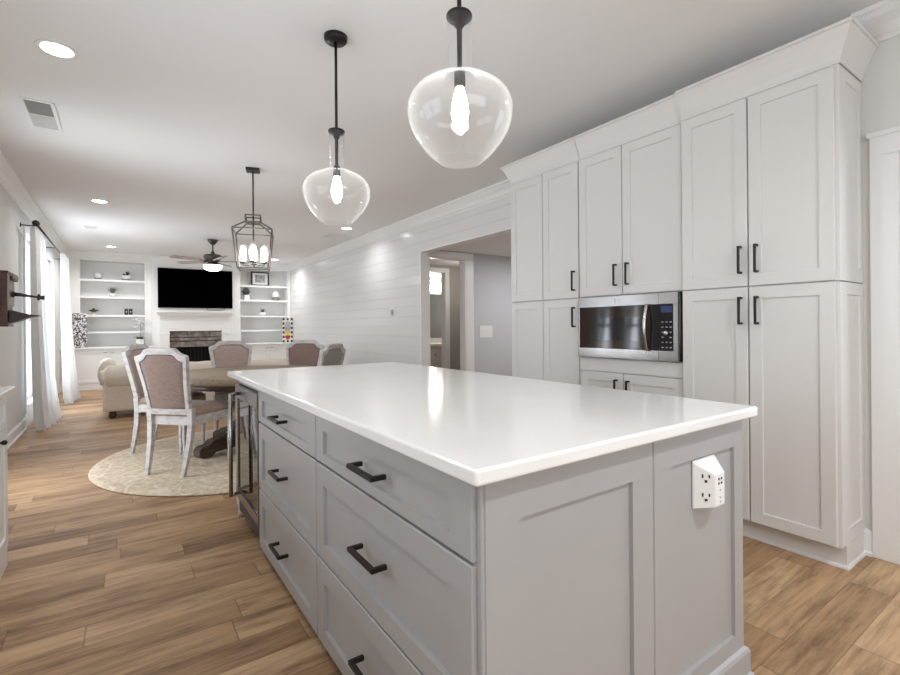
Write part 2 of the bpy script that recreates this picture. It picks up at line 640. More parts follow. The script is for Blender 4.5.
def tag(o, label, cat=None, group=None, kind=None):
    if label:
        o['label'] = label
    if cat:
        o['category'] = cat
    if group:
        o['group'] = group
    if kind:
        o['kind'] = kind
    return o


class Thing:
    """an Empty at the thing's base; parts are meshes given in world coordinates"""

    def __init__(s, name, label, cat, loc=(0, 0, 0), group=None, local=False):
        s.o = bpy.data.objects.new(name, None)
        s.o.empty_display_size = 0.1
        s.o.location = loc
        COL.objects.link(s.o)
        tag(s.o, label, cat, group)
        s.off = (0, 0, 0) if local else loc

    def part(s, name, mb, mats, parent=None, label=None, **k):
        o = mb.build(name, mats, parent or s.o, s.off, **k)
        if label:
            o['label'] = label
        return o


def struct(name, mb, mats, label=None, **k):
    o = mb.build(name, mats, None, **k)
    o['kind'] = 'structure'
    if label:
        o['label'] = label
    return o


def copy_tree(o, parent=None):
    c = o.copy()
    COL.objects.link(c)
    if parent is not None:
        c.parent = parent
    for ch in list(o.children):
        copy_tree(ch, c)
    return c


X_, Y_, Z_ = (1, 0, 0), (0, 1, 0), (0, 0, 1)
NX, NY = (-1, 0, 0), (0, -1, 0)

# ---------------------------------------------------------------- the room
LX, WX, RX = -0.95, 3.50, 3.15      # left wall, shiplap wall, pantry wall
YB, YF = 12.45, -2.30               # back wall, wall behind the camera
JOG = 3.14

mb = MB().box(-1.25, 7.2, -2.6, 12.8, -0.12, 0)
struct('floor', mb, 'wood_floor', 'brown wide-plank hardwood floor')

mb = MB().box(LX - 0.3, WX + 0.12, YF - 0.3, YB + 0.3, CEIL, CEIL + 0.12)
struct('ceiling', mb, 'ceiling_paint', 'white flat ceiling')

# left wall with two openings
mb = MB()
for y0, y1, z0, z1 in ((YF - 0.3, 0.75, 0, CEIL), (0.75, 2.45, 0, 1.02), (0.75, 2.45, 2.1, CEIL), (2.45, 4.36, 0, CEIL), (4.36, 4.68, 2.25, CEIL), (4.36, 4.68, 0, 0.10), (4.68, 4.89, 0, CEIL), (4.89, 5.21, 2.25, CEIL), (4.89, 5.21, 0, 0.10),
                       (5.21, 7.65, 0, CEIL), (7.65, 10.55, 2.36, CEIL), (7.65, 10.55, 0, 0.28), (10.55, YB + 0.3, 0, CEIL)):
    mb.box(LX - 0.15, LX, y0, y1, z0, z1)
struct('wall_left', mb, 'wall_paint', 'pale greige painted wall on the window side')

mb = MB().box(LX, WX + 0.12, YB, YB + 0.15, 0, CEIL)
struct('wall_back', mb, 'builtin_white')

mb = MB()
for x0, x1, z0, z1 in ((LX, -0.4, 0, CEIL), (2.2, RX + 0.15, 0, CEIL), (-0.4, 2.2, 0, 1.05), (-0.4, 2.2, 2.4, CEIL)):  # opening added for the unseen kitchen fill
    mb.box(x0, x1, YF - 0.15, YF, z0, z1)
struct('wall_front', mb, 'wall_paint')

# pantry wall on the right: doorway from y=-0.25 to y=0.655
mb = MB()
mb.box(RX, RX + 0.12, 0.655, JOG, 0, CEIL).box(RX, RX + 0.12, YF, -0.28, 0, CEIL).box(RX, RX + 0.12, -0.28, 0.655, 2.04, CEIL)
mb.box(RX + 0.12, WX + 0.12, JOG - 0.12, JOG, 0, CEIL)
struct('wall_right', mb, 'wall_paint', 'greige wall behind the pantry cabinets with a doorway')

# shiplap wall, boards run along y; opening y 3.25-5.77, z<2.25
BH = 0.148


def shiplap_strip(mb, y0, y1, z0, z1):
    z = 0.0
    while z < CEIL - 1e-6:
        a, b = max(z, z0), min(z + BH, z1, CEIL)
        if b - a > 0.004:
            g = 0.004
            pts = [(WX + 0.12, a), (WX + 0.006, a), (WX + 0.006, a + 0.0015), (WX, a + g), (WX, b - 0.001), (WX + 0.006, b), (WX + 0.12, b)]
            mb.prism(pts, lambda p, y: (p[0], y, p[1]), y0, y1)
        z += BH


mb = MB()
shiplap_strip(mb, 5.77, YB, 0, CEIL)
shiplap_strip(mb, JOG, 5.77, 2.25, CEIL)
struct('wall_shiplap', mb, 'shiplap_paint', 'white horizontal shiplap wall with a wide cased opening')
mb = MB().box(WX - 0.003, WX + 0.128, 5.755, 5.775, 0, 2.253).box(WX - 0.003, WX + 0.128, JOG, 5.775, 2.242, 2.256)
struct('trim_1', mb, 'trim_white', 'white lining of the wide opening in the shiplap wall')

# hall behind the opening
HC = 2.315
mb = MB()
mb.box(WX + 0.12, 3.68, 5.85, 5.97, 0, HC).box(4.35, 7.1, 5.85, 5.97, 0, HC).box(3.68, 4.35, 5.85, 5.97, 2.205, HC)
struct('wall_hall', mb, 'hall_paint', 'pale blue-gray hall wall with a doorway')
mb = MB().box(7.0, 7.12, 2.9, 12, 0, HC).box(RX + 0.12, 7.1, 2.9, JOG - 0.12, 0, HC)
struct('wall_hall_end', mb, 'hall_paint')
mb = MB().box(WX + 0.12, 7.2, 2.9, 12.5, HC, HC + 0.1)
struct('ceiling_hall', mb, 'ceiling_paint')
mb = MB()
mb.box(3.623, 3.70, 5.835, 5.985, 0, 2.19).box(4.336, 4.353, 5.836, 5.985, 0, 2.19).box(3.623, 4.353, 5.836, 5.985, 2.192, 2.207)
mb.box(4.354, 4.50, 5.832, 5.849, 0, 2.208).box(3.623, 4.50, 5.830, 5.849, 2.21, 2.305)
struct('trim_2', mb, 'trim_white', 'white casing of the hall doorway', bevel=0.003)
# second room: taupe wall with a door to the bathroom
mb = MB()
mb.box(4.97, 7.0, 7.3, 7.42, 0, HC).box(3.62, 4.25, 7.3, 7.42, 0, HC).box(4.25, 4.97, 7.3, 7.42, 2.19, HC)
struct('wall_bedroom', mb, 'taupe_paint', 'taupe wall seen through the hall doorway')
mb = MB()
mb.box(4.955, 5.05, 7.284, 7.299, 0, 2.178).box(4.15, 5.05, 7.284, 7.299, 2.18, 2.26).box(4.952, 4.969, 7.302, 7.418, 0, 2.176).box(4.25, 4.95, 7.302, 7.418, 2.178, 2.189)
struct('trim_3', mb, 'trim_white', 'white casing of the bathroom door', bevel=0.003)
mb = MB().box(4.0, 7.0, 9.25, 9.37, 0, HC)
struct('wall_bathroom', mb, 'wall_paint')

# room behind the right doorway
mb = MB().box(5.2, 5.3, -2.3, 2.9, 0, CEIL).box(RX + 0.12, 5.3, 1.9, 2.0, 0, CEIL).box(RX + 0.12, 5.3, -2.3, -2.2, 0, CEIL)
struct('wall_entry', mb, 'hall_paint')
mb = MB().box(WX + 0.12, 5.3, -2.3, 2.9, CEIL, CEIL + 0.1)
struct('ceiling_entry', mb, 'ceiling_paint')
# door casing on the pantry wall
mb = MB()
mb.box(RX - 0.02, RX, 0.655, 0.765, 0, 2.03).box(RX - 0.02, RX, -0.39, 0.765, 2.03, 2.14).box(RX - 0.028, RX, -0.40, 0.775, 2.125, 2.15)
mb.box(RX - 0.02, RX, -0.39, -0.28, 0, 2.03)
mb.box(RX - 0.005, RX + 0.125, 0.64, 0.657, 0, 2.04).box(RX - 0.005, RX + 0.125, -0.285, -0.27, 0, 2.04).box(RX - 0.005, RX + 0.125, -0.28, 0.655, 2.028, 2.042)
struct('door_1', mb, 'trim_white', 'white door casing beside the pantry cabinet', bevel=0.003)

# crowns
CR = [(0, 2.60), (0.012, 2.60), (0.016, 2.618), (0.032, 2.630), (0.048, 2.665), (0.078, 2.700), (0.092, 2.722), (0.104, 2.728), (0.104, CEIL), (0, CEIL)]
mb = MB().sweep([(WX, 12.05), (WX, JOG)], [(-o, z) for o, z in CR])
mb2 = MB()
struct('trim_4', MB().sweep([(WX, JOG), (WX, 12.05)], CR), 'trim_white', 'white crown moulding along the shiplap wall')
struct('trim_5', MB().sweep([(LX, 12.05), (LX, YF)], CR), 'trim_white', 'white crown moulding along the window wall')
struct('trim_6', MB().sweep([(RX, YF), (RX, 0.81)], CR), 'trim_white', 'white crown moulding above the right doorway')
BBP = [(0, 0), (0.024, 0), (0.024, 0.016), (0.014, 0.022), (0.014, 0.112), (0.009, 0.124), (0.006, 0.132), (0, 0.132)]
struct('baseboard_left', MB().sweep([(LX, 7.55), (LX, 3.30)], BBP), 'trim_white', 'white baseboard below the telephone wall')
struct('baseboard_right', MB().sweep([(RX, 0.765), (RX, 0.80)], BBP), 'trim_white')
struct('baseboard_shiplap', MB().sweep([(WX, 5.78), (WX, 11.6)], BBP), 'trim_white')
struct('baseboard_hall', MB().sweep([(7.0, 5.85), (4.5, 5.85)], BBP), 'trim_white')


# windows in the left wall
def window(name, y0, y1, z0, z1, n, label):
    mb = MB()
    w = 0.05
    xa, xb = LX - 0.11, LX - 0.05
    mb.box(xa, xb, y0, y1, z0, z0 + w).box(xa, xb, y0, y1, z1 - w, z1)
    for k in range(n + 1):
        y = y0 + (y1 - y0 - w) * k / n
        mb.box(xa, xb, y, y + w, z0, z1)
    for k in range(n):
        ya = y0 + (y1 - y0 - w) * k / n + w
        yb = y0 + (y1 - y0 - w) * (k + 1) / n
        zm = z0 + (z1 - z0) * 0.5
        mb.box(xa + 0.01, xb - 0.01, ya, yb, zm - 0.02, zm + 0.02)
    c = 0.09
    mb.box(LX - 0.0, LX + 0.018, y0 - c, y0, z0 - c, z1 + c).box(LX, LX + 0.018, y1, y1 + c, z0 - c, z1 + c)
    mb.box(LX, LX + 0.018, y0, y1, z1, z1 + c).box(LX, LX + 0.03, y0, y1, z0 - 0.03, z0)
    o = struct(name, mb, 'trim_white', label, bevel=0.003)
    g = MB().box(LX - 0.083, LX - 0.078, y0 + w, y1 - w, z0 + w, z1 - w).build('window_glass', 'window_glass', o)
    return o


window('window_1', 7.65, 10.55, 0.28, 2.36, 3, 'white living-room window behind the curtains')
window('added_window', 0.75, 2.45, 1.02, 2.1, 2, 'added white window over the left counter, unseen, for fill light')  # added out of view to carry the side fill
window('window_2', 4.36, 4.68, 0.10, 2.25, 1, 'narrow white side window')
window('window_3', 4.89, 5.21, 0.10, 2.25, 1, 'narrow white side window')

# ---------------------------------------------------------------- pulls


def pull_v(th, parent, x, y, zc, L=0.15, off=0.03, nm='handle'):
    """vertical bar pull standing off a face whose normal is -x"""
    mb = MB()
    w = 0.011
    mb.box(x - off - w, x - off, y - w / 2, y + w / 2, zc - L / 2, zc + L / 2)
    for s in (-1, 1):
        mb.box(x - off, x, y - w / 2, y + w / 2, zc + s * (L / 2) - (w if s > 0 else 0), zc + s * (L / 2) + (0 if s > 0 else w))
    return th.part(nm, mb, 'bronze', parent, 'dark bronze bar pull', bevel=0.0015)


def pull_h(th, parent, x, yc, z, L=0.2, off=0.034, nm='handle'):
    mb = MB()
    w = 0.013
    mb.box(x - off - w, x - off, yc - L / 2, yc + L / 2, z - w / 2, z + w / 2)
    for s in (-1, 1):
        ya = yc + s * L / 2
        mb.box(x - off, x, ya, ya - s * w, z - w / 2, z + w / 2)
    return th.part(nm, mb, 'bronze', parent, 'dark bronze bar pull', bevel=0.0015)


# ---------------------------------------------------------------- kitchen island
IX0, IX1, IY0, IY1 = 0.600, 1.724, 0.757, 3.195
isl = Thing('kitchen_island', 'gray shaker kitchen island with drawers under the white quartz top', 'kitchen island', (1.16, 2.0, 0))
mb = MB()
mb.box(IX0 + 0.006, IX1, IY0 + 0.02, 2.598, 0.09, 0.879)             # carcass of the drawer half
mb.box(1.19, IX1, 2.598, IY1, 0.09, 0.879)                            # behind the fridge bay
mb.box(IX0 + 0.006, IX1, 2.598, IY1, 0.846, 0.879)                    # rail above the bay
mb.box(IX0 + 0.0, 1.19, 3.182, IY1, 0.09, 0.879)                     # far end panel
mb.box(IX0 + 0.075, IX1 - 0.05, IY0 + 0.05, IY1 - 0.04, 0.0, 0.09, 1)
isl.part('carcass', mb, ['island_gray', 'dark_gap'])
# near end: two shaker panels, corner bead, base moulding
mb = MB().shaker((0.607, IY0, 0.075), X_, Z_, NY, 0.595, 0.798, 0.02, 0.1, 0.011, top=0.097, bot=0.08, stl=0.103, str_=0.094)
isl.part('end_panel', mb, 'island_gray')
mb = MB().shaker((1.205, IY0, 0.075), X_, Z_, NY, IX1 - 1.205, 0.798, 0.02, 0.1, 0.011, top=0.089, bot=0.08, stl=0.088, str_=0.060)
isl.part('end_panel', mb, 'island_gray')
mb = MB()
mb.lathe([(0.0045, 0.02), (0.0045, 0.878)], (0.6025, IY0 + 0.0045, 0), 12)
mb.box(0.598, 0.607, IY0 + 0.004, IY0 + 0.03, 0.02, 0.878)
isl.part('corner_bead', mb, 'island_gray')
BASE = [(0, 0), (0.022, 0), (0.022, 0.014), (0.014, 0.02), (0.014, 0.088), (0.009, 0.098), (0, 0.104)]
mb = MB().sweep([(0.600, IY0), (IX1, IY0), (IX1, IY1)], [(-o, z) for o, z in BASE])
isl.part('base_moulding', mb, 'island_gray')
FX = 0.585
rows = ((0.058, 0.354), (0.362, 0.698), (0.706, 0.872))
for ya, yb, pc, L in ((0.773, 1.709, 1.225, 0.165), (1.717, 2.596, 2.120, 0.155)):
    for k, (za, zb) in enumerate(rows):
        mb = MB().shaker((FX, yb, za), NY, Z_, NX, yb - ya, zb - za, 0.021, 0.075, 0.012,
                         top=0.05 if k == 2 else 0.07, bot=0.034 if k == 2 else 0.055, stl=0.07, str_=0.078)
        d = isl.part('drawer', mb, 'island_gray')
        pull_h(isl, d, FX, (ya + yb) / 2 - 0.01, (0.786, 0.543, 0.212)[2 - k], L)
mb = MB()
mb.lathe([(0.024, 0.0), (0.03, 0.02), (0.026, 0.05), (0.032, 0.075), (0.034, 0.12)], (0.632, 3.232, 0), 16, cap0=True, cap1=True)
mb.box(0.600, 0.664, 3.200, 3.264, 0.075, 0.13).box(0.610, 0.654, 3.190, 3.21, 0.09, 0.2)
isl.part('leg', mb, 'whitewash', label='short pale wooden foot at the far corner')

mb = MB().box(0.556, 1.751, 0.719, 3.296, 0.880, 0.914)
ct = mb.build('countertop', 'quartz', None, (1.15, 2.0, 0.88), bevel=0.007, seg=3)
ct.location = (1.15, 2.0, 0.88)
tag(ct, 'white quartz countertop covering the gray island', 'countertop')

# beverage fridge in the island
fr = Thing('beverage_fridge', 'stainless glass-door beverage fridge built into the island end', 'fridge', (0.9, 2.89, 0))
ya, yb, z0, z1 = 2.604, 3.178, 0.155, 0.842
mb = MB().box(0.615, 1.185, ya, yb, 0.095, z1)
fr.part('body', mb, 'black_metal')
mb = MB()
w = 0.05
mb.box(0.580, 0.612, ya, yb, z0, z0 + w).box(0.580, 0.612, ya, yb, z1 - 0.075, z1)
mb.box(0.580, 0.612, ya, ya + 0.014, z0 + w, z1 - 0.075).box(0.580, 0.612, yb - 0.06, yb, z0 + w, z1 - 0.075)
door = fr.part('door', mb, 'stainless_dark', bevel=0.002)
mb = MB().box(0.588, 0.598, ya + 0.014, yb - 0.06, z0 + w, z1 - 0.075)
fr.part('glass', mb, 'fridge_glass', door, 'dark tinted glass')
hy = 3.06
mb = MB()
mb.tube([(0.532, hy, 0.19), (0.532, hy, 0.80)], 0.011, 14)
for z in (0.196, 0.794):
    mb.tube([(0.532, hy, z), (0.582, hy + 0.03, z)], 0.010, 12)
fr.part('handle', mb, 'stainless', door, 'long tubular steel handle')
mb = MB().box(0.600, 0.616, ya, yb, 0.06, 0.148)
for k in range(4):
    mb.box(0.5985, 0.6, ya + 0.03, yb - 0.03, 0.072 + k * 0.018, 0.08 + k * 0.018, 1)
fr.part('grille', mb, ['stainless_dark', 'slot_dark'])

# plug-in outlet tower on the end panel
ot = Thing('outlet_extender', 'white plug-in outlet extender on the island end panel', 'outlet', (1.5, 0.75, 0.69))
fy = IY0 + 0.0098
d = 0.06
pts = [(1.417, fy), (1.419, fy - 0.006), (1.455, 0.715), (1.511, 0.715), (1.548, fy - 0.006), (1.550, fy)]
mb = MB()
n = len(pts)
top = [(x, y, 0.778 if y > fy - 0.003 else (0.772 if y > 0.73 else 0.740)) for x, y in pts]
bot = [(x, y, 0.632 if y > 0.73 else 0.642) for x, y in pts]
mb.add(bot + top, [list(range(n))[::-1], (n + 1, n + 2, n + 3, n + 4), (n, n + 1, n + 4, n + 5)] + [(i, (i + 1) % n, n + (i + 1) % n, n + i) for i in range(n)])
body = ot.part('body', mb, 'plastic_white', bevel=0.003)
# sockets on the large front facet (between pts[1] and pts[2]) and usb ports on the side facet
p1, p2, p3 = Vector((*pts[1], 0)), Vector((*pts[2], 0)), Vector((*pts[3], 0))
U = (p2 - p1).normalized()
N = Vector((U.y, -U.x, 0))
U2 = (p3 - p2).normalized()
N2 = Vector((U2.y, -U2.x, 0))


def facet_box(mb, base, U, N, u, z, w, h, t=0.0012, m=0):
    c = base + U * u + Vector((0, 0, z)) + N * (t / 2)
    mb.bar(c - Vector((0, 0, h / 2)), c + Vector((0, 0, h / 2)), w, t, m) if False else mb.add(
        [c + U * (i * w / 2) + Vector((0, 0, j * h / 2)) + N * (k * t / 2) for k in (-1, 1) for i, j in ((-1, -1), (1, -1), (1, 1), (-1, 1))],
        [(0, 1, 2, 3), (7, 6, 5, 4), (0, 4, 5, 1), (1, 5, 6, 2), (2, 6, 7, 3), (3, 7, 4, 0)], m)


for zc in (0.728, 0.672):
    mb = MB()
    facet_box(mb, p1, U, N, 0.024, zc + 0.006, 0.004, 0.011)
    facet_box(mb, p1, U, N, 0.042, zc + 0.006, 0.004, 0.009)
    facet_box(mb, p1, U, N, 0.033, zc - 0.009, 0.0075, 0.0075)
    ot.part('socket', mb, 'slot_dark', body)
mb = MB()
for u in (0.020, 0.036):
    for z in (0.724, 0.711):
        mb = MB()
        facet_box(mb, p2, U2, N2, u, z, 0.007, 0.006)
        ot.part('usb_port', mb, 'slot_dark', body)
mb = MB()
for z in (0.69, 0.668, 0.655):
    facet_box(mb, p2, U2, N2, 0.028, z, 0.005, 0.005)
ot.part('status_lights', mb, 'print_gray', body)

# ---------------------------------------------------------------- pantry cabinets
DF = 2.806
CRC = [(0, 2.432), (0.006, 2.432), (0.008, 2.45), (0.015, 2.475), (0.029, 2.505), (0.044, 2.54), (0.056, 2.563), (0.063, 2.577), (0.071, 2.579), (0.071, 2.594), (0, 2.594)]


def door(th, x, ya, yb, za, zb, hy=None, hz=None, st=0.062, hl=0.15):
    mb = MB().shaker((x, yb, za), NY, Z_, NX, yb - ya, zb - za, 0.021, st, 0.008)
    d = th.part('door', mb, 'cabinet_white')
    if hy is not None:
        pull_v(th, d, x, hy, hz, hl)
    return d


SPL = 1.392
# near pantry unit
pa = Thing('pantry_cabinet', 'tall white pantry cabinet with four doors nearest the doorway', 'cabinet', (3.0, 1.18, 0))
bx = DF + 0.022
mb = MB().box(bx, RX - 0.002, 0.818, 1.572, 0.112, 2.57)
mb.box(bx + 0.046, RX - 0.002, 0.816, 1.572, 0, 0.112)
pa.part('carcass', mb, 'cabinet_white')
mb = MB()
for za, zb in ((0.112, SPL - 0.002), (SPL + 0.002, 2.43)):
    mb.shaker((bx - 0.004, 0.798, za), X_, Z_, NY, RX - 0.002 - bx + 0.004, zb - za, 0.02, 0.06, 0.007, bot=0.075, stl=0.085, str_=0.04)
mb.box(bx + 0.046, RX - 0.002, 0.798, 0.816, 0, 0.112)
pa.part('end_panel', mb, 'cabinet_white')
for za, zb, hz in ((0.115, SPL - 0.003, 1.262), (SPL + 0.003, 2.42, 1.540)):
    door(pa, DF, 0.815, 1.194, za, zb, 1.150, hz)
    door(pa, DF, 1.201, 1.566, za, zb, 1.232, hz)
pa.part('crown', MB().sweep([(bx, 1.575), (bx, 0.798), (RX - 0.002, 0.798)], [(-o, z) for o, z in CRC]), 'cabinet_white')
SHOE = [(0, 0), (0.011, 0), (0.010, 0.008), (0.005, 0.015), (0, 0.017)]
pa.part('shoe_moulding', MB().sweep([(bx + 0.046, 1.572), (bx + 0.046, 0.798), (RX - 0.002, 0.798)], [(-o, z) for o, z in SHOE]), 'cabinet_white')

# microwave unit
D2 = 2.832
b2 = D2 + 0.022
mu = Thing('microwave_cabinet', 'tall white cabinet with the built-in microwave niche', 'cabinet', (3.0, 1.97, 0))
Ya, Yb = 1.577, 2.378
mb = MB()
mb.box(b2, RX - 0.002, Ya, Yb, 0.112, 0.955).box(b2, RX - 0.002, Ya, Yb, 1.393, 2.57)
mb.box(b2, RX - 0.002, Ya, Ya + 0.006, 0.955, 1.393).box(b2, RX - 0.002, Yb - 0.006, Yb, 0.955, 1.393)
mb.box(RX - 0.02, RX - 0.002, Ya, Yb, 0.955, 1.393).box(b2 + 0.05, RX - 0.002, Ya, Yb, 0, 0.112)
mu.part('carcass', mb, 'cabinet_white')
ym = 2.004
door(mu, D2, Ya + 0.004, ym - 0.003, 1.397, 2.42, 1.955, 1.535)
door(mu, D2, ym + 0.003, Yb - 0.004, 1.397, 2.42, 2.050, 1.535)
door(mu, D2, Ya + 0.004, ym - 0.003, 0.115, 0.852, 1.957, 0.735)
door(mu, D2, ym + 0.003, Yb - 0.004, 0.115, 0.852, 2.050, 0.735)
mu.part('filler_panel', MB().box(D2 + 0.001, b2, Ya + 0.004, Yb - 0.004, 0.858, 0.952), 'cabinet_white')
mu.part('crown', MB().sweep([(b2, Yb), (b2, Ya - 0.002)], [(-o, z) for o, z in CRC]), 'cabinet_white')

# narrow far unit
nu = Thing('end_cabinet', 'tall white cabinet at the far end beside the hall opening', 'cabinet', (3.0, 2.76, 0))
Yc, Yd = 2.382, 3.135
mb = MB().box(b2, RX - 0.002, Yc, Yd, 0.112, 2.57).box(b2 + 0.05, RX - 0.002, Yc, Yd, 0, 0.112)
nu.part('carcass', mb, 'cabinet_white')
for za, zb, hz in ((0.115, SPL - 0.003, 1.250), (SPL + 0.003, 2.42, 1.525)):
    door(nu, D2, Yc + 0.004, 2.748, za, zb, 2.418, hz)
    door(nu, D2, 2.754, Yd - 0.004, za, zb)
nu.part('crown', MB().sweep([(RX - 0.002, Yd), (b2, Yd), (b2, Yc)], [(-o, z) for o, z in CRC]), 'cabinet_white')

# microwave
mw = Thing('microwave', 'stainless steel microwave built into the white cabinet', 'microwave', (2.95, 1.98, 0.957))
xa = 2.806
Y0, Y1, Z0, Z1 = 1.592, 2.362, 0.957, 1.390
mb = MB().box(xa + 0.03, RX - 0.03, Y0, Y1, Z0, Z1)
mw.part('body', mb, 'black_metal')
yd = 1.725     # door / control split
mb = MB()
mb.box(xa, xa + 0.03, yd, Y1, Z1 - 0.072, Z1).box(xa, xa + 0.03, yd, Y1, Z0, Z0 + 0.066)
mb.box(xa, xa + 0.03, Y1 - 0.008, Y1, Z0 + 0.066, Z1 - 0.072)
mb.box(xa + 0.006, xa + 0.03, yd, Y1 - 0.008, Z0 + 0.066, Z1 - 0.072)
dr = mw.part('door', mb, 'stainless', bevel=0.002)
mb = MB().box(xa + 0.001, xa + 0.0055, yd + 0.055, Y1 - 0.008, Z0 + 0.066, Z1 - 0.072)
win = mw.part('window', mb, 'brown_glass', dr, 'dark tinted window')
mb = MB().box(xa + 0.0002, xa + 0.0012, yd + 0.13, Y1 - 0.12, Z0 + 0.125, Z1 - 0.15)
mw.part('inner_screen', mb, 'black_glass', win)
mb = MB().box(xa + 0.0005, xa + 0.0055, yd, yd + 0.055, Z0 + 0.060, Z1 - 0.068)
mw.part('handle_recess', mb, 'black_glass', dr)
mb = MB()
hz = [(i / 12) for i in range(13)]
mb.tube([(xa - 0.012 - 0.030 * sin(pi * t), yd + 0.072, Z0 + 0.062 + (Z1 - Z0 - 0.130) * t) for t in hz], 0.011, 12)
mb.tube([(xa, yd + 0.072, Z0 + 0.075), (xa - 0.016, yd + 0.072, Z0 + 0.072)], 0.011, 10)
mb.tube([(xa, yd + 0.072, Z1 - 0.080), (xa - 0.016, yd + 0.072, Z1 - 0.078)], 0.011, 10)
mw.part('handle', mb, 'stainless', dr, 'curved steel handle')
mb = MB()
mb.lathe([(0.012, 0), (0.016, 0), (0.016, 0.002), (0.012, 0.002), (0.012, 0)], (0, 0, 0), 24)
mb.tube([(-0.007, -0.004, 0.001), (-0.002, 0.006, 0.001), (0.002, -0.005, 0.001), (0.007, 0.005, 0.001)], 0.0014, 6)
mb.v = [(xa - z, 2.035 - x, Z1 - 0.037 + y) for x, y, z in mb.v]
mw.part('logo', mb, 'plastic_white', dr, 'small round emblem')
mb = MB()
mb.box(xa, xa + 0.03, Y0 + 0.004, yd - 0.002, Z1 - 0.072, Z1).box(xa, xa + 0.03, Y0 + 0.004, yd - 0.002, Z0, Z0 + 0.066)
mb.box(xa, xa + 0.03, Y0 + 0.004, Y0 + 0.034, Z0 + 0.066, Z1 - 0.072).box(xa + 0.006, xa + 0.03, Y0 + 0.034, yd - 0.002, Z0 + 0.066, Z1 - 0.072)
cp = mw.part('control_panel', mb, 'stainless', bevel=0.002)
mw.part('keypad', MB().box(xa + 0.0005, xa + 0.006, Y0 + 0.034, yd - 0.002, Z0 + 0.060, Z1 - 0.068), 'black_glass', cp)
mw.part('display', MB().box(xa - 0.0005, xa + 0.001, Y0 + 0.042, yd - 0.02, Z1 - 0.125, Z1 - 0.085), 'display_blue', cp)
mb = MB()
for r in range(6):
    for c in range(3):
        if r in (2, 3) and c == 1:
            continue
        y = Y0 + 0.044 + c * 0.027
        z = Z0 + 0.085 + r * 0.032
        mw.part('button', MB().box(xa - 0.0003, xa + 0.001, y, y + 0.013, z, z + 0.006), 'print_gray', cp)
mb = MB().lathe([(0.016, 0), (0.016, 0.012), (0.013, 0.016), (0.0, 0.016)], (0, 0, 0), 20)
mb.v = [(xa - z, Y0 + 0.078 + x, 1.135 + y) for x, y, z in mb.v]
mw.part('dial', mb, 'stainless', cp)

# ---------------------------------------------------------------- glass pendants over the island


def pendant(x, y, label):
    t = Thing('pendant_light', label, 'pendant light', (x, y, CEIL), 'glass pendants over the island')
    c = (x, y, 0)
    mb = MB().lathe([(0.0, CEIL - 0.03), (0.052, CEIL - 0.03), (0.060, CEIL - 0.022), (0.062, CEIL), (0.0, CEIL)], c, 32)
    t.part('canopy', mb, 'bronze')
    t.part('rod', MB().tube([(x, y, CEIL - 0.025), (x, y, 2.235)], 0.0075, 12), 'bronze')
    mb = MB().lathe([(0.0, 2.258), (0.012, 2.258), (0.022, 2.250), (0.042, 2.246), (0.044, 2.242), (0.044, 2.236), (0.037, 2.234), (0.037, 2.228), (0.018, 2.224), (0.016, 2.205), (0.009, 2.20), (0.008, 2.06),
                     (0.015, 2.055), (0.019, 2.05), (0.019, 2.005), (0.015, 1.998), (0.0, 1.996)], c, 28)
    t.part('socket', mb, 'bronze')
    # blown glass: slim neck, broad shoulder, tapering bowl, open base
    prof = [(0.043, 2.236), (0.042, 2.20), (0.043, 2.13), (0.046, 2.06), (0.049, 2.036), (0.058, 2.028), (0.078, 2.021), (0.104, 2.011), (0.130, 1.998),
            (0.153, 1.981), (0.168, 1.961), (0.1765, 1.937), (0.178, 1.912), (0.1735, 1.882), (0.163, 1.853), (0.148, 1.826), (0.128, 1.799),
            (0.107, 1.775), (0.090, 1.760), (0.080, 1.752)]
    inner = [(r - 0.004, z) for r, z in prof[::-1]]
    mb = MB().lathe(prof + [(0.078, 1.7497)] + inner, c, 64)
    t.part('glass_shade', mb, 'pendant_glass')
    b = [(0.0, 1.868), (0.014, 1.871), (0.025, 1.888), (0.029, 1.912), (0.026, 1.945), (0.018, 1.978), (0.0125, 1.998), (0.0, 1.999)]
    t.part('bulb', MB().lathe(b, c, 20), 'bulb_glow')
    return t


pendant(0.96, 2.44, 'clear glass bell pendant over the far half of the island')
pendant(0.95, 1.30, 'clear glass bell pendant over the near half of the island')

# ---------------------------------------------------------------- lantern over the dining table
LXc, LYc = 1.08, 4.94
la = Thing('lantern_chandelier', 'dark open-cage lantern with four glass candle lights above the dining table', 'chandelier', (LXc, LYc, CEIL))
mb = MB().lathe([(0.088, CEIL - 0.024), (0.088, CEIL)], (LXc, LYc, 0), 4, cap0=True, cap1=True)
_r = Matrix.Translation((LXc, LYc, 0)) @ Matrix.Rotation(pi / 4 - math.radians(16), 4, 'Z') @ Matrix.Translation((-LXc, -LYc, 0))
mb.v = [tuple(_r @ Vector(p)) for p in mb.v]
mb.sm = [False] * len(mb.sm)
la.part('canopy', mb, 'black_metal', bevel=0.003)
LR = Matrix.Translation((LXc, LYc, 0)) @ Matrix.Rotation(math.radians(-16), 4, 'Z')
la.part('rod', MB().tube([(LXc, LYc, CEIL - 0.02), (LXc, LYc, 1.835)], 0.0075, 10), 'black_metal')


def sq(h, z):
    return [tuple(LR @ Vector((i * h, j * h, z))) for i, j in ((-1, -1), (1, -1), (1, 1), (-1, 1))]


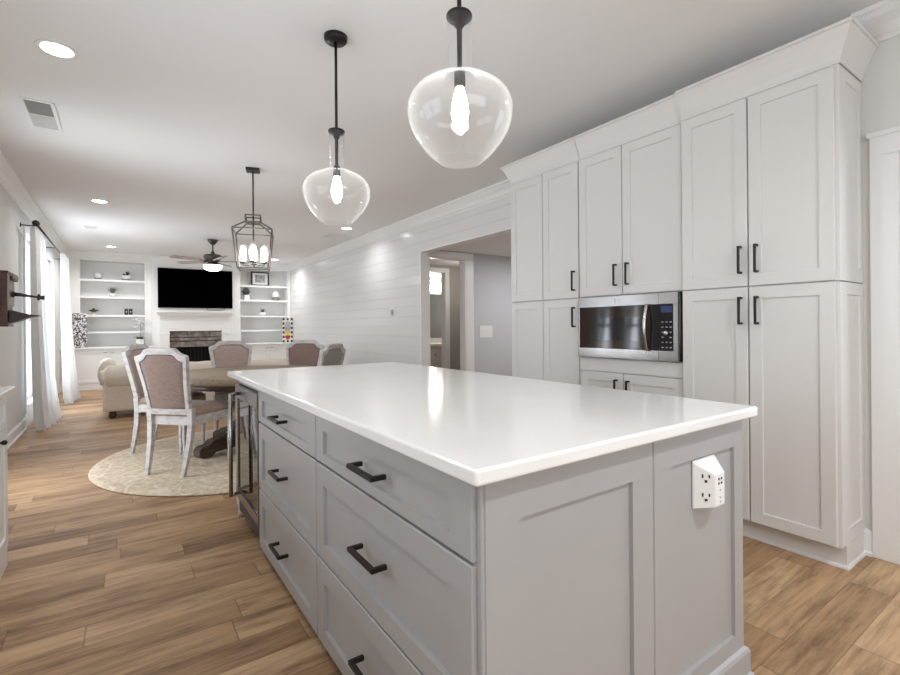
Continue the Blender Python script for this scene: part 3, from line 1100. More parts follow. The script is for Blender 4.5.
mb = MB()
w = 0.011
A, B, Cc, D = sq(0.068, 2.285), sq(0.068, 2.22), sq(0.176, 2.135), sq(0.137, 1.765)
for ring in (A, B, Cc, D):
    for i in range(4):
        mb.bar(ring[i], ring[(i + 1) % 4], w)
for r1, r2 in ((A, B), (B, Cc), (Cc, D)):
    for i in range(4):
        mb.bar(r1[i], r2[i], w)
mb.bar(LR @ Vector((-0.068, 0, 2.22)), LR @ Vector((0.068, 0, 2.22)), w).bar(LR @ Vector((-0.137, 0, 1.765)), LR @ Vector((0.137, 0, 1.765)), w)
la.part('cage', mb, 'pewter', bevel=0.001)
mb = MB()
for sx, sy in ((-1, 0), (0, -1), (1, 0), (0, 1)):
    x, y, _ = LR @ Vector((sx * 0.096, sy * 0.096, 0))
    mb.tube([(LXc, LYc, 1.84), ((LXc + x) / 2, (LYc + y) / 2, 1.80), (x, y, 1.80), (x, y, 1.825)], 0.006, 8)
    mb.lathe([(0.0, 1.818), (0.026, 1.82), (0.036, 1.828), (0.036, 1.832), (0.0, 1.832)], (x, y, 0), 16)
la.part('candle_arms', mb, 'pewter')
for sx, sy in ((-1, 0), (0, -1), (1, 0), (0, 1)):
    x, y, _ = LR @ Vector((sx * 0.096, sy * 0.096, 0))
    g = la.part('glass_sleeve', MB().lathe([(0.034, 1.832), (0.034, 2.01)], (x, y, 0), 20), 'lamp_glass')
    la.part('bulb', MB().lathe([(0.0, 1.842), (0.014, 1.845), (0.020, 1.86), (0.022, 1.92), (0.020, 1.97), (0.008, 1.99), (0.0, 1.992)], (x, y, 0), 12), 'candle_glow', g)

# ---------------------------------------------------------------- ceiling fan
FXc, FYc = 1.35, 9.30
fa = Thing('ceiling_fan', 'dark ceiling fan with weathered blades and a glowing light bowl', 'ceiling fan', (FXc, FYc, CEIL))
c = (FXc, FYc, 0)
fa.part('canopy', MB().lathe([(0.0, CEIL), (0.085, CEIL), (0.08, CEIL - 0.03), (0.035, CEIL - 0.085), (0.0, CEIL - 0.085)], c, 28), 'fan_metal')
fa.part('downrod', MB().lathe([(0.013, CEIL - 0.08), (0.013, 2.56), (0.04, 2.50), (0.055, 2.48)], c, 16), 'fan_metal')
fa.part('motor', MB().lathe([(0.0, 2.50), (0.06, 2.495), (0.135, 2.48), (0.15, 2.462), (0.146, 2.43), (0.125, 2.40), (0.085, 2.37), (0.075, 2.33), (0.0, 2.33)], c, 32), 'fan_metal')
fa.part('light_bowl', MB().lathe([(0.13, 2.302), (0.150, 2.292), (0.150, 2.275), (0.135, 2.235), (0.09, 2.205), (0.0, 2.195)], c, 32), 'fan_glow', label='glowing frosted light bowl')
fa.part('light_ring', MB().lathe([(0.074, 2.34), (0.12, 2.325), (0.148, 2.305), (0.140, 2.298)], c, 32), 'fan_metal')
for k in range(5):
    a = 2 * pi * k / 5 - 0.22
    R = Matrix.Translation((FXc, FYc, 2.372)) @ Matrix.Rotation(a, 4, 'Z') @ Matrix.Rotation(math.radians(12), 4, 'X')
    out = [(0.17, -0.045), (0.3, -0.06), (0.68, -0.068), (0.725, -0.05), (0.74, 0), (0.725, 0.05), (0.68, 0.068), (0.3, 0.06), (0.17, 0.045)]
    mb = MB().prism(out, lambda p, z: tuple(R @ Vector((p[0], p[1], z))), -0.004, 0.004)
    bl = fa.part('blade', mb, 'blade_wood')
    mb = MB()
    mb.add([R @ Vector(p) for p in ((0.07, -0.02, -0.008), (0.24, -0.03, -0.008), (0.24, 0.03, -0.008), (0.07, 0.02, -0.008),
                                    (0.07, -0.02, 0.002), (0.24, -0.03, -0.003), (0.24, 0.03, -0.003), (0.07, 0.02, 0.002))],
           [(0, 3, 2, 1), (4, 5, 6, 7), (0, 1, 5, 4), (1, 2, 6, 5), (2, 3, 7, 6), (3, 0, 4, 7)])
    fa.part('blade_arm', mb, 'fan_metal', bl)

# ---------------------------------------------------------------- recessed lights, vents


def can(x, y, label, power=7, group='recessed ceiling lights'):
    t = Thing('recessed_light', label, 'ceiling light', (x, y, CEIL), group)
    mb = MB().lathe([(0.072, CEIL - 0.002), (0.078, CEIL - 0.006), (0.095, CEIL - 0.004), (0.097, CEIL), (0.072, CEIL)], (x, y, 0), 32)
    t.part('trim_ring', mb, 'trim_white')
    mb = MB().lathe([(0.0, CEIL - 0.003), (0.072, CEIL - 0.003)], (x, y, 0), 32)
    t.part('lens', mb, 'can_light')
    l = bpy.data.lights.new('recessed_lamp', 'AREA')
    l.shape = 'DISK'
    l.size = 0.14
    l.energy = power
    l.color = (0.98, 0.99, 1.0)
    l.spread = math.radians(150)
    o = bpy.data.objects.new('recessed_lamp', l)
    o.parent = t.o
    o.location = (0, 0, -0.012)
    COL.objects.link(o)
    return t


can(-0.281, 3.416, 'recessed ceiling light nearest the camera, above the left counter')
can(-0.20, 7.20, 'recessed ceiling light halfway along the window wall')
can(-0.14, 11.08, 'recessed ceiling light in front of the left bookcase', 22)
can(2.92, 11.28, 'recessed ceiling light in front of the right bookcase', 17)
can(2.95, 7.10, 'recessed ceiling light behind the far glass pendant')
can(-0.25, -0.6, 'added recessed fill light over the kitchen floor, window side', 14)  # lamp added out of view for soft, even light
can(1.7, -0.6, 'added recessed fill light over the kitchen floor, pantry side', 24)  # lamp added out of view to brighten the counter and cabinets


def vent(x0, x1, y0, y1, label, half=False):
    t = Thing('ceiling_vent', label, 'vent', ((x0 + x1) / 2, (y0 + y1) / 2, CEIL), 'ceiling vents')
    b = 0.022
    mb = MB()
    z = CEIL - 0.007
    mb.box(x0, x1, y0, y0 + b, z, CEIL).box(x0, x1, y1 - b, y1, z, CEIL).box(x0, x0 + b, y0 + b, y1 - b, z, CEIL).box(x1 - b, x1, y0 + b, y1 - b, z, CEIL)
    mb.box(x0 + b, x1 - b, (y0 + y1) / 2 - 0.006, (y0 + y1) / 2 + 0.006, z, CEIL)
    t.part('frame', mb, 'trim_white', bevel=0.001)
    mb = MB().box(x0 + b, x1 - b, y0 + b, y1 - b, CEIL - 0.0015, CEIL - 0.0005, 1)
    k = y0 + b + 0.004
    while k < y1 - b - 0.012:
        up = k > (y0 + y1) / 2
        za, zb = (CEIL - 0.006, CEIL - 0.002) if up else (CEIL - 0.002, CEIL - 0.006)
        mb.bar((x0 + b, k + 0.005, CEIL - 0.004), (x1 - b, k + 0.005, CEIL - 0.004), 0.009, 0.0012)
        if False:
            mb.box(x0, x1, k, k + 0.01, za, zb)
        k += 0.016
    # louvres are all alike; a dark sheet paints shade over one half
    t.part('louvres', mb, ['trim_white', 'vent_slot'])
    mb = MB().box(x0 + b + 0.004, x1 - b - 0.004, y0 + b + 0.004, (y0 + y1) / 2 - 0.012, CEIL - 0.0066, CEIL - 0.0056)
    if half:
        t.part('shade_sheet', mb, 'vent_slot', label='dark sheet painting shade on half of the vent')
    return t


vent(-0.555, -0.365, 4.24, 4.80, 'white rectangular ceiling vent near the window wall', True)
vent(-0.46, -0.28, 9.0, 9.2, 'small white ceiling vent near the left bookcase')
vent(2.86, 3.20, 7.62, 8.0, 'white ceiling vent beside the shiplap wall')

# ---------------------------------------------------------------- left counter run
cn = Thing('base_cabinet', 'white base cabinet along the left wall at the picture edge', 'cabinet', (-0.7, 2.2, 0))
cx = -0.475
mb = MB().box(LX + 0.002, cx - 0.021, 0.9, 3.262, 0.0, 0.868)
cn.part('carcass', mb, 'trim_white')
mb = MB().box(cx - 0.021, cx - 0.004, 0.9, 3.262, 0.0, 0.09)
cn.part('base_board', mb, 'trim_white')
for ya, yb in ((1.15, 1.85), (1.855, 2.555), (2.56, 3.258)):
    d = cn.part('door', MB().shaker((cx, ya, 0.095), Y_, Z_, X_, yb - ya, 0.60, 0.021, 0.06, 0.008), 'trim_white')
    d2 = cn.part('drawer', MB().shaker((cx, ya, 0.70), Y_, Z_, X_, yb - ya, 0.16, 0.021, 0.04, 0.008), 'trim_white')
    mb = MB().ball((cx + 0.018, yb - 0.20, 0.655), 0.012, 0, 12, 8)
    mb.tube([(cx, yb - 0.20, 0.655), (cx + 0.016, yb - 0.20, 0.655)], 0.005, 8)
    cn.part('knob', mb, 'bronze', d, 'dark bronze knob')
mb = MB().box(LX + 0.002, cx + 0.028, 0.9, 3.30, 0.869, 0.90)
o = mb.build('left_countertop', 'quartz', None, (-0.7, 2.2, 0.869), bevel=0.005)
o.name = 'countertop'
o.location = (-0.7, 2.2, 0.869)
tag(o, 'white stone countertop on the base cabinet at the left edge', 'countertop')

# ---------------------------------------------------------------- antique wall telephone
ph = Thing('wall_telephone', 'antique dark wooden wall telephone with a mouthpiece arm on the left wall', 'telephone', (LX, 5.76, 1.21))
py, pw = 5.76, 0.13
mb = MB().box(LX, LX + 0.022, py - pw - 0.012, py + pw + 0.012, 1.17, 1.72)
ph.part('back_board', mb, 'mahogany', bevel=0.004)
mb = MB().box(LX + 0.022, LX + 0.135, py - pw, py + pw, 1.235, 1.69).box(LX + 0.022, LX + 0.142, py - pw - 0.008, py + pw + 0.008, 1.69, 1.708)
mb.box(LX + 0.022, LX + 0.142, py - pw - 0.008, py + pw + 0.008, 1.217, 1.235)
bx_ = ph.part('box', mb, 'mahogany', bevel=0.003)
mb = MB().box(LX + 0.135, LX + 0.148, py - pw + 0.015, py + pw - 0.015, 1.40, 1.67)
ph.part('front_plate', mb, 'brass_aged', bx_)
for s in (-1, 1):
    mb = MB().ball((LX + 0.168, py + s * 0.05, 1.655), 0.034, 0, 16, 10, sx=0.6)
    mb.tube([(LX + 0.14, py + s * 0.05, 1.655), (LX + 0.17, py + s * 0.05, 1.655)], 0.008, 8)
    ph.part('bell', mb, 'brass_aged')
mb = MB()
mb.tube([(LX + 0.14, py, 1.508), (LX + 0.165, py, 1.508)], 0.026, 14)
mb.tube([(LX + 0.165, py, 1.508), (LX + 0.20, py, 1.506), (LX + 0.235, py, 1.500), (LX + 0.30, py, 1.490), (LX + 0.325, py, 1.486)], [0.018, 0.017, 0.014, 0.009, 0.010], 12)
arm = ph.part('mouthpiece_arm', mb, 'dark_wood')
mb = MB()
mb.tube([(LX + 0.318, py, 1.486), (LX + 0.330, py, 1.486), (LX + 0.345, py, 1.484), (LX + 0.372, py, 1.482)], [0.012, 0.034, 0.016, 0.022], 14)
ph.part('mouthpiece', mb, 'black_metal', arm)
mb = MB().prism([(LX + 0.142, 1.365), (LX + 0.142, 1.245), (LX + 0.19, 1.262), (LX + 0.27, 1.300), (LX + 0.335, 1.312), (LX + 0.335, 1.320), (LX + 0.27, 1.326)],
                lambda p, y: (p[0], y, p[1]), py - 0.10, py + 0.10)
ph.part('writing_shelf', mb, 'dark_wood')
mb = MB()
mb.tube([(LX + 0.07, py - pw, 1.58), (LX + 0.07, py - pw - 0.045, 1.58)], 0.009, 10)
mb.tube([(LX + 0.07, py - pw - 0.045, 1.62), (LX + 0.07, py - pw - 0.045, 1.56), (LX + 0.07, py - pw - 0.05, 1.42), (LX + 0.07, py - pw - 0.05, 1.39)], [0.012, 0.016, 0.013, 0.03], 12)
ph.part('earpiece', mb, 'black_metal')
mb = MB()
for k in range(24):
    pass
cordp = [(LX + 0.07 + 0.02 * sin(t * 2.2), py - pw - 0.05 - 0.012 * sin(t), 1.40 - 0.11 * sin(pi * t / 12.0) + 0.004 * t) for t in range(13)]
mb.tube(cordp, 0.004, 6)
ph.part('cord', mb, 'art_red')
mb = MB().prism([(-0.09, 0), (-0.07, 0.03), (-0.03, 0.035), (0, 0.055), (0.03, 0.035), (0.07, 0.03), (0.09, 0)], lambda p, x: (x, py + p[0], 1.72 + p[1]), LX, LX + 0.02)
ph.part('crest', mb, 'dark_wood')

# ---------------------------------------------------------------- curtains and rod
rod = Thing('curtain_rod', 'dark iron curtain rod with ball finial above the window', 'curtain rod', (LX, 8.9, 2.42))
rx, rz = -0.79, 2.405
rod.part('bar', MB().tube([(rx, 7.2, rz), (rx, 10.75, rz)], 0.011, 12), 'black_metal')
for y, s in ((7.17, -1), (10.78, 1)):
    rod.part('finial', MB().ball((rx, y, rz), 0.036, 0, 16, 12), 'black_metal')
for y in (7.36, 9.2, 10.62):
    mb = MB().tube([(LX, y, rz), (rx + 0.01, y, rz)], 0.007, 8)
    mb.lathe([(0.0, 0.0), (0.028, 0.0), (0.024, 0.008), (0.0, 0.008)], (0, 0, 0), 14)
    k = len(mb.v) - 4 * 14
    mb.v = mb.v[:k] + [(LX + z, y + x, rz + yy) for x, yy, z in mb.v[k:]]
    rod.part('bracket', mb, 'black_metal')


def curtain(ya, yb, x_out, flare, label, amp=0.055, nw=5):
    """hanging pleated cloth as a closed sheet of thickness; flare = how far the hem swings out from the wall"""
    nu_, nz = 90, 26
    front, back = [], []
    rnd = random.Random(int(ya * 10))
    ph1 = rnd.random() * 6
    for j in range(nz + 1):
        t = j / nz
        z = 2.385 * (1 - t) + 0.012 * t
        open_ = 1.0 + 0.10 * t
        for i in range(nu_ + 1):
            s = i / nu_
            y = ya + (yb - ya) * (0.5 + (s - 0.5) * (0.92 + 0.10 * t))
            a = amp * (0.65 + 0.5 * t)
            w = sin(2 * pi * nw * s + ph1 + 0.5 * t) + 0.35 * sin(2 * pi * nw * 2.3 * s + 1.3 + t)
            x = x_out + flare * t * t * (0.35 + 0.65 * s) + a * w * 0.75
            x = max(x, LX + 0.035)
            if t > 0.97:
                x += flare * 0.12
            front.append((x, y, z))
            back.append((x - 0.004, y, z))
    n1 = nu_ + 1
    fs = []
    for j in range(nz):
        for i in range(nu_):
            fs.append((j * n1 + i, j * n1 + i + 1, (j + 1) * n1 + i + 1, (j + 1) * n1 + i))
    N = len(front)
    mb = MB()
    allv = front + back
    mb.add(allv, fs + [tuple(N + q for q in f[::-1]) for f in fs], 0, True)
    edge = []
    for j in range(nz):
        edge += [(j * n1, (j + 1) * n1, N + (j + 1) * n1, N + j * n1), (j * n1 + nu_, N + j * n1 + nu_, N + (j + 1) * n1 + nu_, (j + 1) * n1 + nu_)]
    mb.add(allv, edge, 0, True)
    o = mb.build('curtain', 'curtain_linen', None, ((LX + x_out) / 2, (ya + yb) / 2, 0))
    o.location = ((LX + x_out) / 2, (ya + yb) / 2, 0)
    tag(o, label, 'curtain', 'white curtains at the window')
    return o


curtain(7.20, 8.32, -0.825, 0.13, 'white floor-length curtain nearest the wall telephone')
curtain(9.55, 10.50, -0.745, 0.12, 'white floor-length curtain beside the left bookcase')

# ---------------------------------------------------------------- rug, table, chairs
mb = MB().lathe([(0.0, 0.002), (1.22, 0.002), (1.225, 0.006), (1.22, 0.013), (1.17, 0.014), (0.0, 0.014)], (0, 0, 0), 96)
o = mb.build('rug', 'rug_pile', None)
o.location = (1.0, 4.87, 0)
tag(o, 'round beige patterned rug under the dining table', 'rug')

tb = Thing('dining_table', 'round weathered oak dining table on a dark carved pedestal', 'table', (1.06, 5.02, 0.014))
c = (1.06, 5.02, 0)
mb = MB().lathe([(0.0, 0.69), (0.70, 0.69), (0.715, 0.694), (0.72, 0.705), (0.72, 0.748), (0.71, 0.758), (0.0, 0.76)], c, 64)
tb.part('table_top', mb, 'weathered_oak')
mb = MB().lathe([(0.0, 0.635), (0.60, 0.635), (0.62, 0.645), (0.62, 0.69), (0.0, 0.69)], c, 48)
tb.part('apron', mb, 'espresso')
mb = MB().lathe([(0.19, 0.10), (0.20, 0.16), (0.13, 0.22), (0.10, 0.30), (0.13, 0.40), (0.15, 0.46), (0.11, 0.54), (0.16, 0.60), (0.20, 0.625)], c, 28, cap0=True, cap1=True)
tb.part('pedestal', mb, 'espresso')
for k in range(4):
    a = math.radians(24 + 90 * k)
    R = Matrix.Translation(c) @ Matrix.Rotation(a, 4, 'Z')
    prof = [(0.10, 0.06), (0.40, 0.05), (0.44, 0.015), (0.52, 0.015), (0.56, 0.04), (0.56, 0.09), (0.53, 0.12), (0.47, 0.125), (0.43, 0.16), (0.36, 0.17), (0.31, 0.20), (0.24, 0.21), (0.18, 0.28), (0.10, 0.29)]
    mb = MB().prism(prof, lambda p, y: tuple(R @ Vector((p[0], y, p[1]))), -0.055, 0.055)
    tb.part('foot', mb, 'espresso', bevel=0.008, seg=2)


def chair_shape(inset=0.0):
    """back outline (x, s) with s measured up the tilted back plane: shoulders step down from a raised flat crest"""
    r = [(0.188, 0.02), (0.208, 0.28), (0.236, 0.485), (0.231, 0.508), (0.210, 0.513), (0.184, 0.520), (0.163, 0.534), (0.143, 0.557), (0.120, 0.567), (0.0, 0.570)]
    if inset:
        r = [(0.157, 0.068), (0.174, 0.28), (0.199, 0.450), (0.196, 0.462), (0.182, 0.466), (0.163, 0.472), (0.146, 0.487), (0.128, 0.510), (0.109, 0.519), (0.0, 0.522)]
    return r + [(-x, s) for x, s in r[-2::-1]]


def build_chair(name, label, linen='pale_linen'):
    t = Thing(name, label, 'chair', (0, 0, 0), 'dining chairs around the table', local=True)
    P = t.part
    # seat
    def sp(x, y, z):
        return (x, y, z)
    out = [(-0.20, -0.205), (0.20, -0.205), (0.245, 0.225), (-0.245, 0.225)]
    mb = MB()
    n = 14
    top, bot = [], []
    for i in range(n + 1):
        for j in range(n + 1):
            u, v = i / n, j / n
            hw = 0.20 + 0.045 * v
            x, y = (u * 2 - 1) * hw, -0.205 + 0.43 * v
            e = min(u, 1 - u, v, 1 - v)
            h = 0.035 + 0.04 * (1 - (1 - min(1, e / 0.22)) ** 2.5)
            top.append((x, y, 0.465 + h))
            bot.append((x, y, 0.465))
    fs = [(i * (n + 1) + j, (i + 1) * (n + 1) + j, (i + 1) * (n + 1) + j + 1, i * (n + 1) + j + 1) for i in range(n) for j in range(n)]
    K = len(top)
    ring = [i * (n + 1) for i in range(n + 1)] + [n * (n + 1) + j for j in range(1, n + 1)] + [i * (n + 1) + n for i in range(n - 1, -1, -1)] + [j for j in range(n - 1, 0, -1)]
    mb.add(top + bot, fs + [tuple(K + q for q in f[::-1]) for f in fs] + [(ring[i], K + ring[i], K + ring[(i + 1) % len(ring)], ring[(i + 1) % len(ring)]) for i in range(len(ring))], 0, True)
    P('seat', mb, 'tan_seat')
    # apron rails
    mb = MB()
    mb.bar((-0.19, -0.195, 0.428), (0.19, -0.195, 0.428), 0.022, 0.072)
    mb.bar((-0.235, 0.215, 0.428), (0.235, 0.215, 0.428), 0.022, 0.072)
    for s in (-1, 1):
        mb.bar((s * 0.195, -0.19, 0.428), (s * 0.238, 0.21, 0.428), 0.022, 0.072)
    P('apron', mb, 'whitewash', bevel=0.003)
    # front legs turned
    for s in (-1, 1):
        mb = MB()
        mb.box(s * 0.228 - 0.021, s * 0.228 + 0.021, 0.186, 0.228, 0.35, 0.463)
        mb.lathe([(0.010, 0.0), (0.013, 0.01), (0.016, 0.03), (0.012, 0.045), (0.019, 0.06), (0.014, 0.075), (0.018, 0.16), (0.020, 0.22), (0.015, 0.24), (0.022, 0.255),
                  (0.015, 0.27), (0.021, 0.31), (0.017, 0.35)], (s * 0.228, 0.207, 0), 16, cap0=True, cap1=True)
        P('leg', mb, 'whitewash', bevel=0.002)
    # rear legs sweep back, run up as far as the seat
    for s in (-1, 1):
        mb = MB()
        path = [(s * 0.165, -0.275, 0.0), (s * 0.172, -0.245, 0.12), (s * 0.182, -0.215, 0.28), (s * 0.188, -0.205, 0.42), (s * 0.191, -0.212, 0.53)]
        hw = [0.016, 0.018, 0.021, 0.022, 0.022]
        v = []
        for (x, y, z), h in zip(path, hw):
            v += [(x - h, y - h, z), (x + h, y - h, z), (x + h, y + h, z), (x - h, y + h, z)]
        f = [(0, 3, 2, 1), (16, 17, 18, 19)]
        for i in range(4):
            for k in range(4):
                k2 = (k + 1) % 4
                f.append((i * 4 + k, i * 4 + k2, i * 4 + 4 + k2, i * 4 + 4 + k))
        mb.add(v, f)
        P('leg', mb, 'whitewash', bevel=0.003)
    tilt = 0.20
    def bk(p, d):
        x, s = p
        yy = -0.205 - s * sin(tilt) + d * cos(tilt) + 0.0
        zz = 0.462 + s * cos(tilt) + d * sin(tilt)
        return (x, yy, zz)
    O, I = chair_shape(), chair_shape(0.06)
    n = len(O)
    a, b = -0.019, 0.019
    v = [bk(p, a) for p in O] + [bk(p, a) for p in I] + [bk(p, b) for p in O] + [bk(p, b) for p in I]
    f = []
    for i in range(n):
        j = (i + 1) % n
        f += [(i, j, n + j, n + i), (2 * n + j, 2 * n + i, 3 * n + i, 3 * n + j), (j, i, 2 * n + i, 2 * n + j), (n + i, n + j, 3 * n + j, 3 * n + i)]
    mb = MB().add(v, f)
    fr_ = P('back_frame', mb, 'whitewash', bevel=0.004)
    # upholstered panel: slightly domed on both faces
    cx_, cs_ = 0.0, 0.30
    rings = [(1.0, 0.0005), (0.99, 0.010), (0.95, 0.014), (0.75, 0.018), (0.4, 0.020), (0.02, 0.021)]
    for side, nm, mt_ in ((1, 'backrest', linen), (-1, 'back_panel', 'taupe_linen')):
        v, f = [], []
        for sc, d in rings:
            for x, s in I:
                v.append(bk((cx_ + (x - cx_) * sc, cs_ + (s - cs_) * sc), side * d))
        for r in range(len(rings) - 1):
            for i in range(n):
                j = (i + 1) % n
                f.append((r * n + i, r * n + j, (r + 1) * n + j, (r + 1) * n + i))
        f.append(tuple((len(rings) - 1) * n + i for i in range(n)))
        f.append(tuple(range(n))[::-1])
        P(nm, MB().add(v, f, 0, True), mt_)
    return t


ch = build_chair('dining_chair', 'whitewashed dining chair with taupe back nearest the kitchen, its back to the camera')


def place(root, x, y, tx, ty, z=0.014):
    """stand the chair at (x, y) facing (tx, ty)"""
    root.location = (x, y, z)
    root.rotation_euler = (0, 0, math.atan2(ty - y, tx - x) - pi / 2)


def chair_copy(x, y, tx, ty, label, linen=None):
    r = copy_tree(ch.o)
    r['label'] = label
    place(r, x, y, tx, ty)
    if linen:
        for c_ in r.children:
            if c_.name.startswith(('backrest', 'back_panel')):
                c_.data = c_.data.copy()
                c_.data.materials.clear()
                c_.data.materials.append(MATS[linen])
    return r


chair_copy(0.40, 5.40, 1.06, 5.00, 'whitewashed dining chair on the window side of the table, half hidden behind the nearest chair')
chair_copy(1.07, 5.815, 1.06, 5.0, 'whitewashed dining chair across the table with its tan front towards the camera, before the fireplace')
chair_copy(1.67, 5.57, 1.10, 4.85, 'whitewashed dining chair with brown back above the island corner, beside the gray one', 'taupe_linen')
chair_copy(1.46, 4.575, 1.06, 5.02, 'gray-backed dining chair seen edge-on just past the island, nearest the shiplap wall', 'gray_linen')
place(ch.o, 0.48, 4.60, 1.18, 5.28)

# ---------------------------------------------------------------- sofa
so = Thing('sofa', 'cream rolled-arm tufted sofa with its back to the dining table', 'sofa', (1.05, 8.1, 0))
sx0, sx1, sy0 = -0.195, 2.66, 7.66
mb = MB().box(sx0, sx1, sy0 + 0.02, 8.52, 0.10, 0.42)
so.part('base', mb, 'cream_linen', bevel=0.03, seg=3)
# back: upright panel with a heavy scalloped roll
mb = MB().box(sx0 + 0.01, sx1 - 0.01, sy0, sy0 + 0.16, 0.10, 0.62)
so.part('back', mb, 'cream_linen', bevel=0.02, seg=2)
v, f = [], []
nx, na = 96, 18
for i in range(nx + 1):
    t = i / nx
    x = sx0 - 0.03 + (sx1 - sx0 + 0.06) * t
    sc = 0.5 - 0.5 * abs(cos(pi * 9 * t)) ** 0.7
    r = 1.0 - 0.10 * sc
    endf = min(1.0, max(0.35, min(t, 1 - t) / 0.03)) ** 0.5
    for k in range(na):
        a = 2 * pi * k / na
        v.append((x, sy0 + 0.085 + 0.125 * r * endf * cos(a), 0.545 + 0.165 * endf * (r if sin(a) > 0 else 1.0) * sin(a)))
for i in range(nx):
    for k in range(na):
        k2 = (k + 1) % na
        f.append((i * na + k, i * na + k2, (i + 1) * na + k2, (i + 1) * na + k))
f += [tuple(range(na)), tuple(range(nx * na, nx * na + na))]
so.part('back_roll', MB().add(v, f, 0, True), 'cream_linen')
for s, xx in ((-1, sx0 + 0.07), (1, sx1 - 0.07)):
    mb = MB().box(xx - 0.075, xx + 0.075, sy0 + 0.05, 8.50, 0.10, 0.58)
    pr = []
    ring = []
    for y in (sy0 + 0.10, sy0 + 0.14, 8.44, 8.50):
        sc = 0.85 if y in (sy0 + 0.10, 8.50) else 1.0
        for k in range(18):
            a = 2 * pi * k / 18
            ring.append((xx + s * 0.025 + 0.115 * sc * cos(a), y, 0.60 + 0.17 * sc * sin(a)))
    fs = [(i * 18 + k, i * 18 + (k + 1) % 18, (i + 1) * 18 + (k + 1) % 18, (i + 1) * 18 + k) for i in range(3) for k in range(18)]
    mb.add(ring, fs + [tuple(range(18)), tuple(range(54, 72))], 0, True)
    so.part('arm', mb, 'cream_linen')
for k in range(3):
    w = (sx1 - sx0 - 0.32) / 3
    x = sx0 + 0.16 + k * w
    so.part('cushion', MB().box(x + 0.004, x + w - 0.004, sy0 + 0.2, 8.54, 0.42, 0.56), 'cream_linen', bevel=0.04, seg=3)
for x in (sx0 + 0.10, sx1 - 0.10):
    for y in (sy0 + 0.08, 8.46):
        so.part('foot', MB().lathe([(0.022, 0.0), (0.04, 0.02), (0.046, 0.05), (0.036, 0.075), (0.05, 0.10)], (x, y, 0), 16, cap0=True, cap1=True), 'espresso')

# ---------------------------------------------------------------- fireplace wall and built-ins
BF = 12.05
CX0, CX1 = 0.55, 2.24
mb = MB()
oy = 11.98
ox0, ox1, oz = 0.865, 1.925, 1.125
mb.box(CX0, ox0, oy, YB, 0, CEIL).box(ox1, CX1, oy, YB, 0, CEIL).box(ox0, ox1, oy, YB, oz, CEIL)
struct('wall_chimney', mb, 'builtin_white', 'white chimney breast behind the television')
struct('trim_7', MB().sweep([(WX, BF), (LX, BF)], CR), 'trim_white', 'white crown moulding above the built-ins')

fp = Thing('fireplace', 'white mantel fireplace with stacked gray stone surround', 'fireplace', (1.4, 11.9, 0))
my = 11.76
mb = MB()
mb.box(0.628, 2.115, my - 0.02, oy, 1.530, 1.575)
mb.sweep([(2.10, my + 0.03), (0.645, my + 0.03)], [(0, 1.455), (0.004, 1.455), (0.01, 1.48), (0.03, 1.50), (0.04, 1.53), (0, 1.53)][::1])
fp.part('mantel_shelf', mb, 'builtin_white', bevel=0.002)
mb = MB().box(0.69, 2.05, my + 0.075, oy, oz, 1.53).box(0.77, 1.97, my + 0.07, my + 0.076, 1.19, 1.21).box(0.77, 1.97, my + 0.07, my + 0.076, 1.40, 1.42)
fp.part('frieze', mb, 'builtin_white', bevel=0.002)
for a, b in ((0.69, 0.865), (1.90, 2.05)):
    mb = MB().box(a, b, my + 0.075, oy, 0, oz)
    mb.box(a - 0.008, b + 0.008, my + 0.06, oy, 1.06, 1.085).box(a - 0.008, b + 0.008, my + 0.06, oy, 0.0, 0.16)
    fp.part('pilaster', mb, 'builtin_white', bevel=0.002)
# stones
hx0, hx1, hz_ = 1.0, 1.79, 0.79
mb = MB()
rs = random.Random(3)
mb.box(ox0 + 0.002, hx0, oy + 0.05, oy + 0.10, 0, oz, 1).box(hx1, ox1 - 0.002, oy + 0.05, oy + 0.10, 0, oz, 1).box(hx0, hx1, oy + 0.05, oy + 0.10, hz_, oz, 1)
z = 0.0
while z < oz - 0.02:
    h = rs.choice((0.08, 0.11, 0.14, 0.10))
    h = min(h, oz - z)
    x = ox0 + 0.004
    while x < ox1 - 0.02:
        w = rs.uniform(0.16, 0.48)
        x2 = min(x + w, ox1 - 0.004)
        segs = [(x, x2)]
        if z < hz_ - 0.03:
            segs = [(a, b) for a, b in ((x, min(x2, hx0)), (max(x, hx1), x2)) if b - a > 0.015]
        for a, b in segs:
            d = rs.uniform(0.0, 0.035)
            zz = h - 0.008
            mb.box(a + 0.004, b - 0.004, oy + 0.012 - d * 0.3 + 0.0, oy + 0.055, z + 0.004, z + 0.004 + zz * rs.uniform(0.85, 1.0))
        x = x2
    z += h
fp.part('stone_surround', mb, ['stone', 'mortar'], bevel=0.008, seg=2, label='stacked gray-brown ledge stone')
mb = MB()
mb.box(hx0, hx1, oy + 0.42, oy + 0.44, 0.0, hz_).box(hx0 - 0.02, hx0, oy + 0.10, oy + 0.44, 0, hz_).box(hx1, hx1 + 0.02, oy + 0.10, oy + 0.44, 0, hz_)
mb.box(hx0, hx1, oy + 0.10, oy + 0.44, hz_, hz_ + 0.02).box(hx0, hx1, oy + 0.03, oy + 0.42, 0.0, 0.03)
fp.part('firebox', mb, 'firebox')
mb = MB().box(hx0, hx1, oy + 0.035, oy + 0.05, hz_ - 0.03, hz_).box(hx0, hx0 + 0.03, oy + 0.035, oy + 0.05, 0.03, hz_ - 0.03).box(hx1 - 0.03, hx1, oy + 0.035, oy + 0.05, 0.03, hz_ - 0.03)
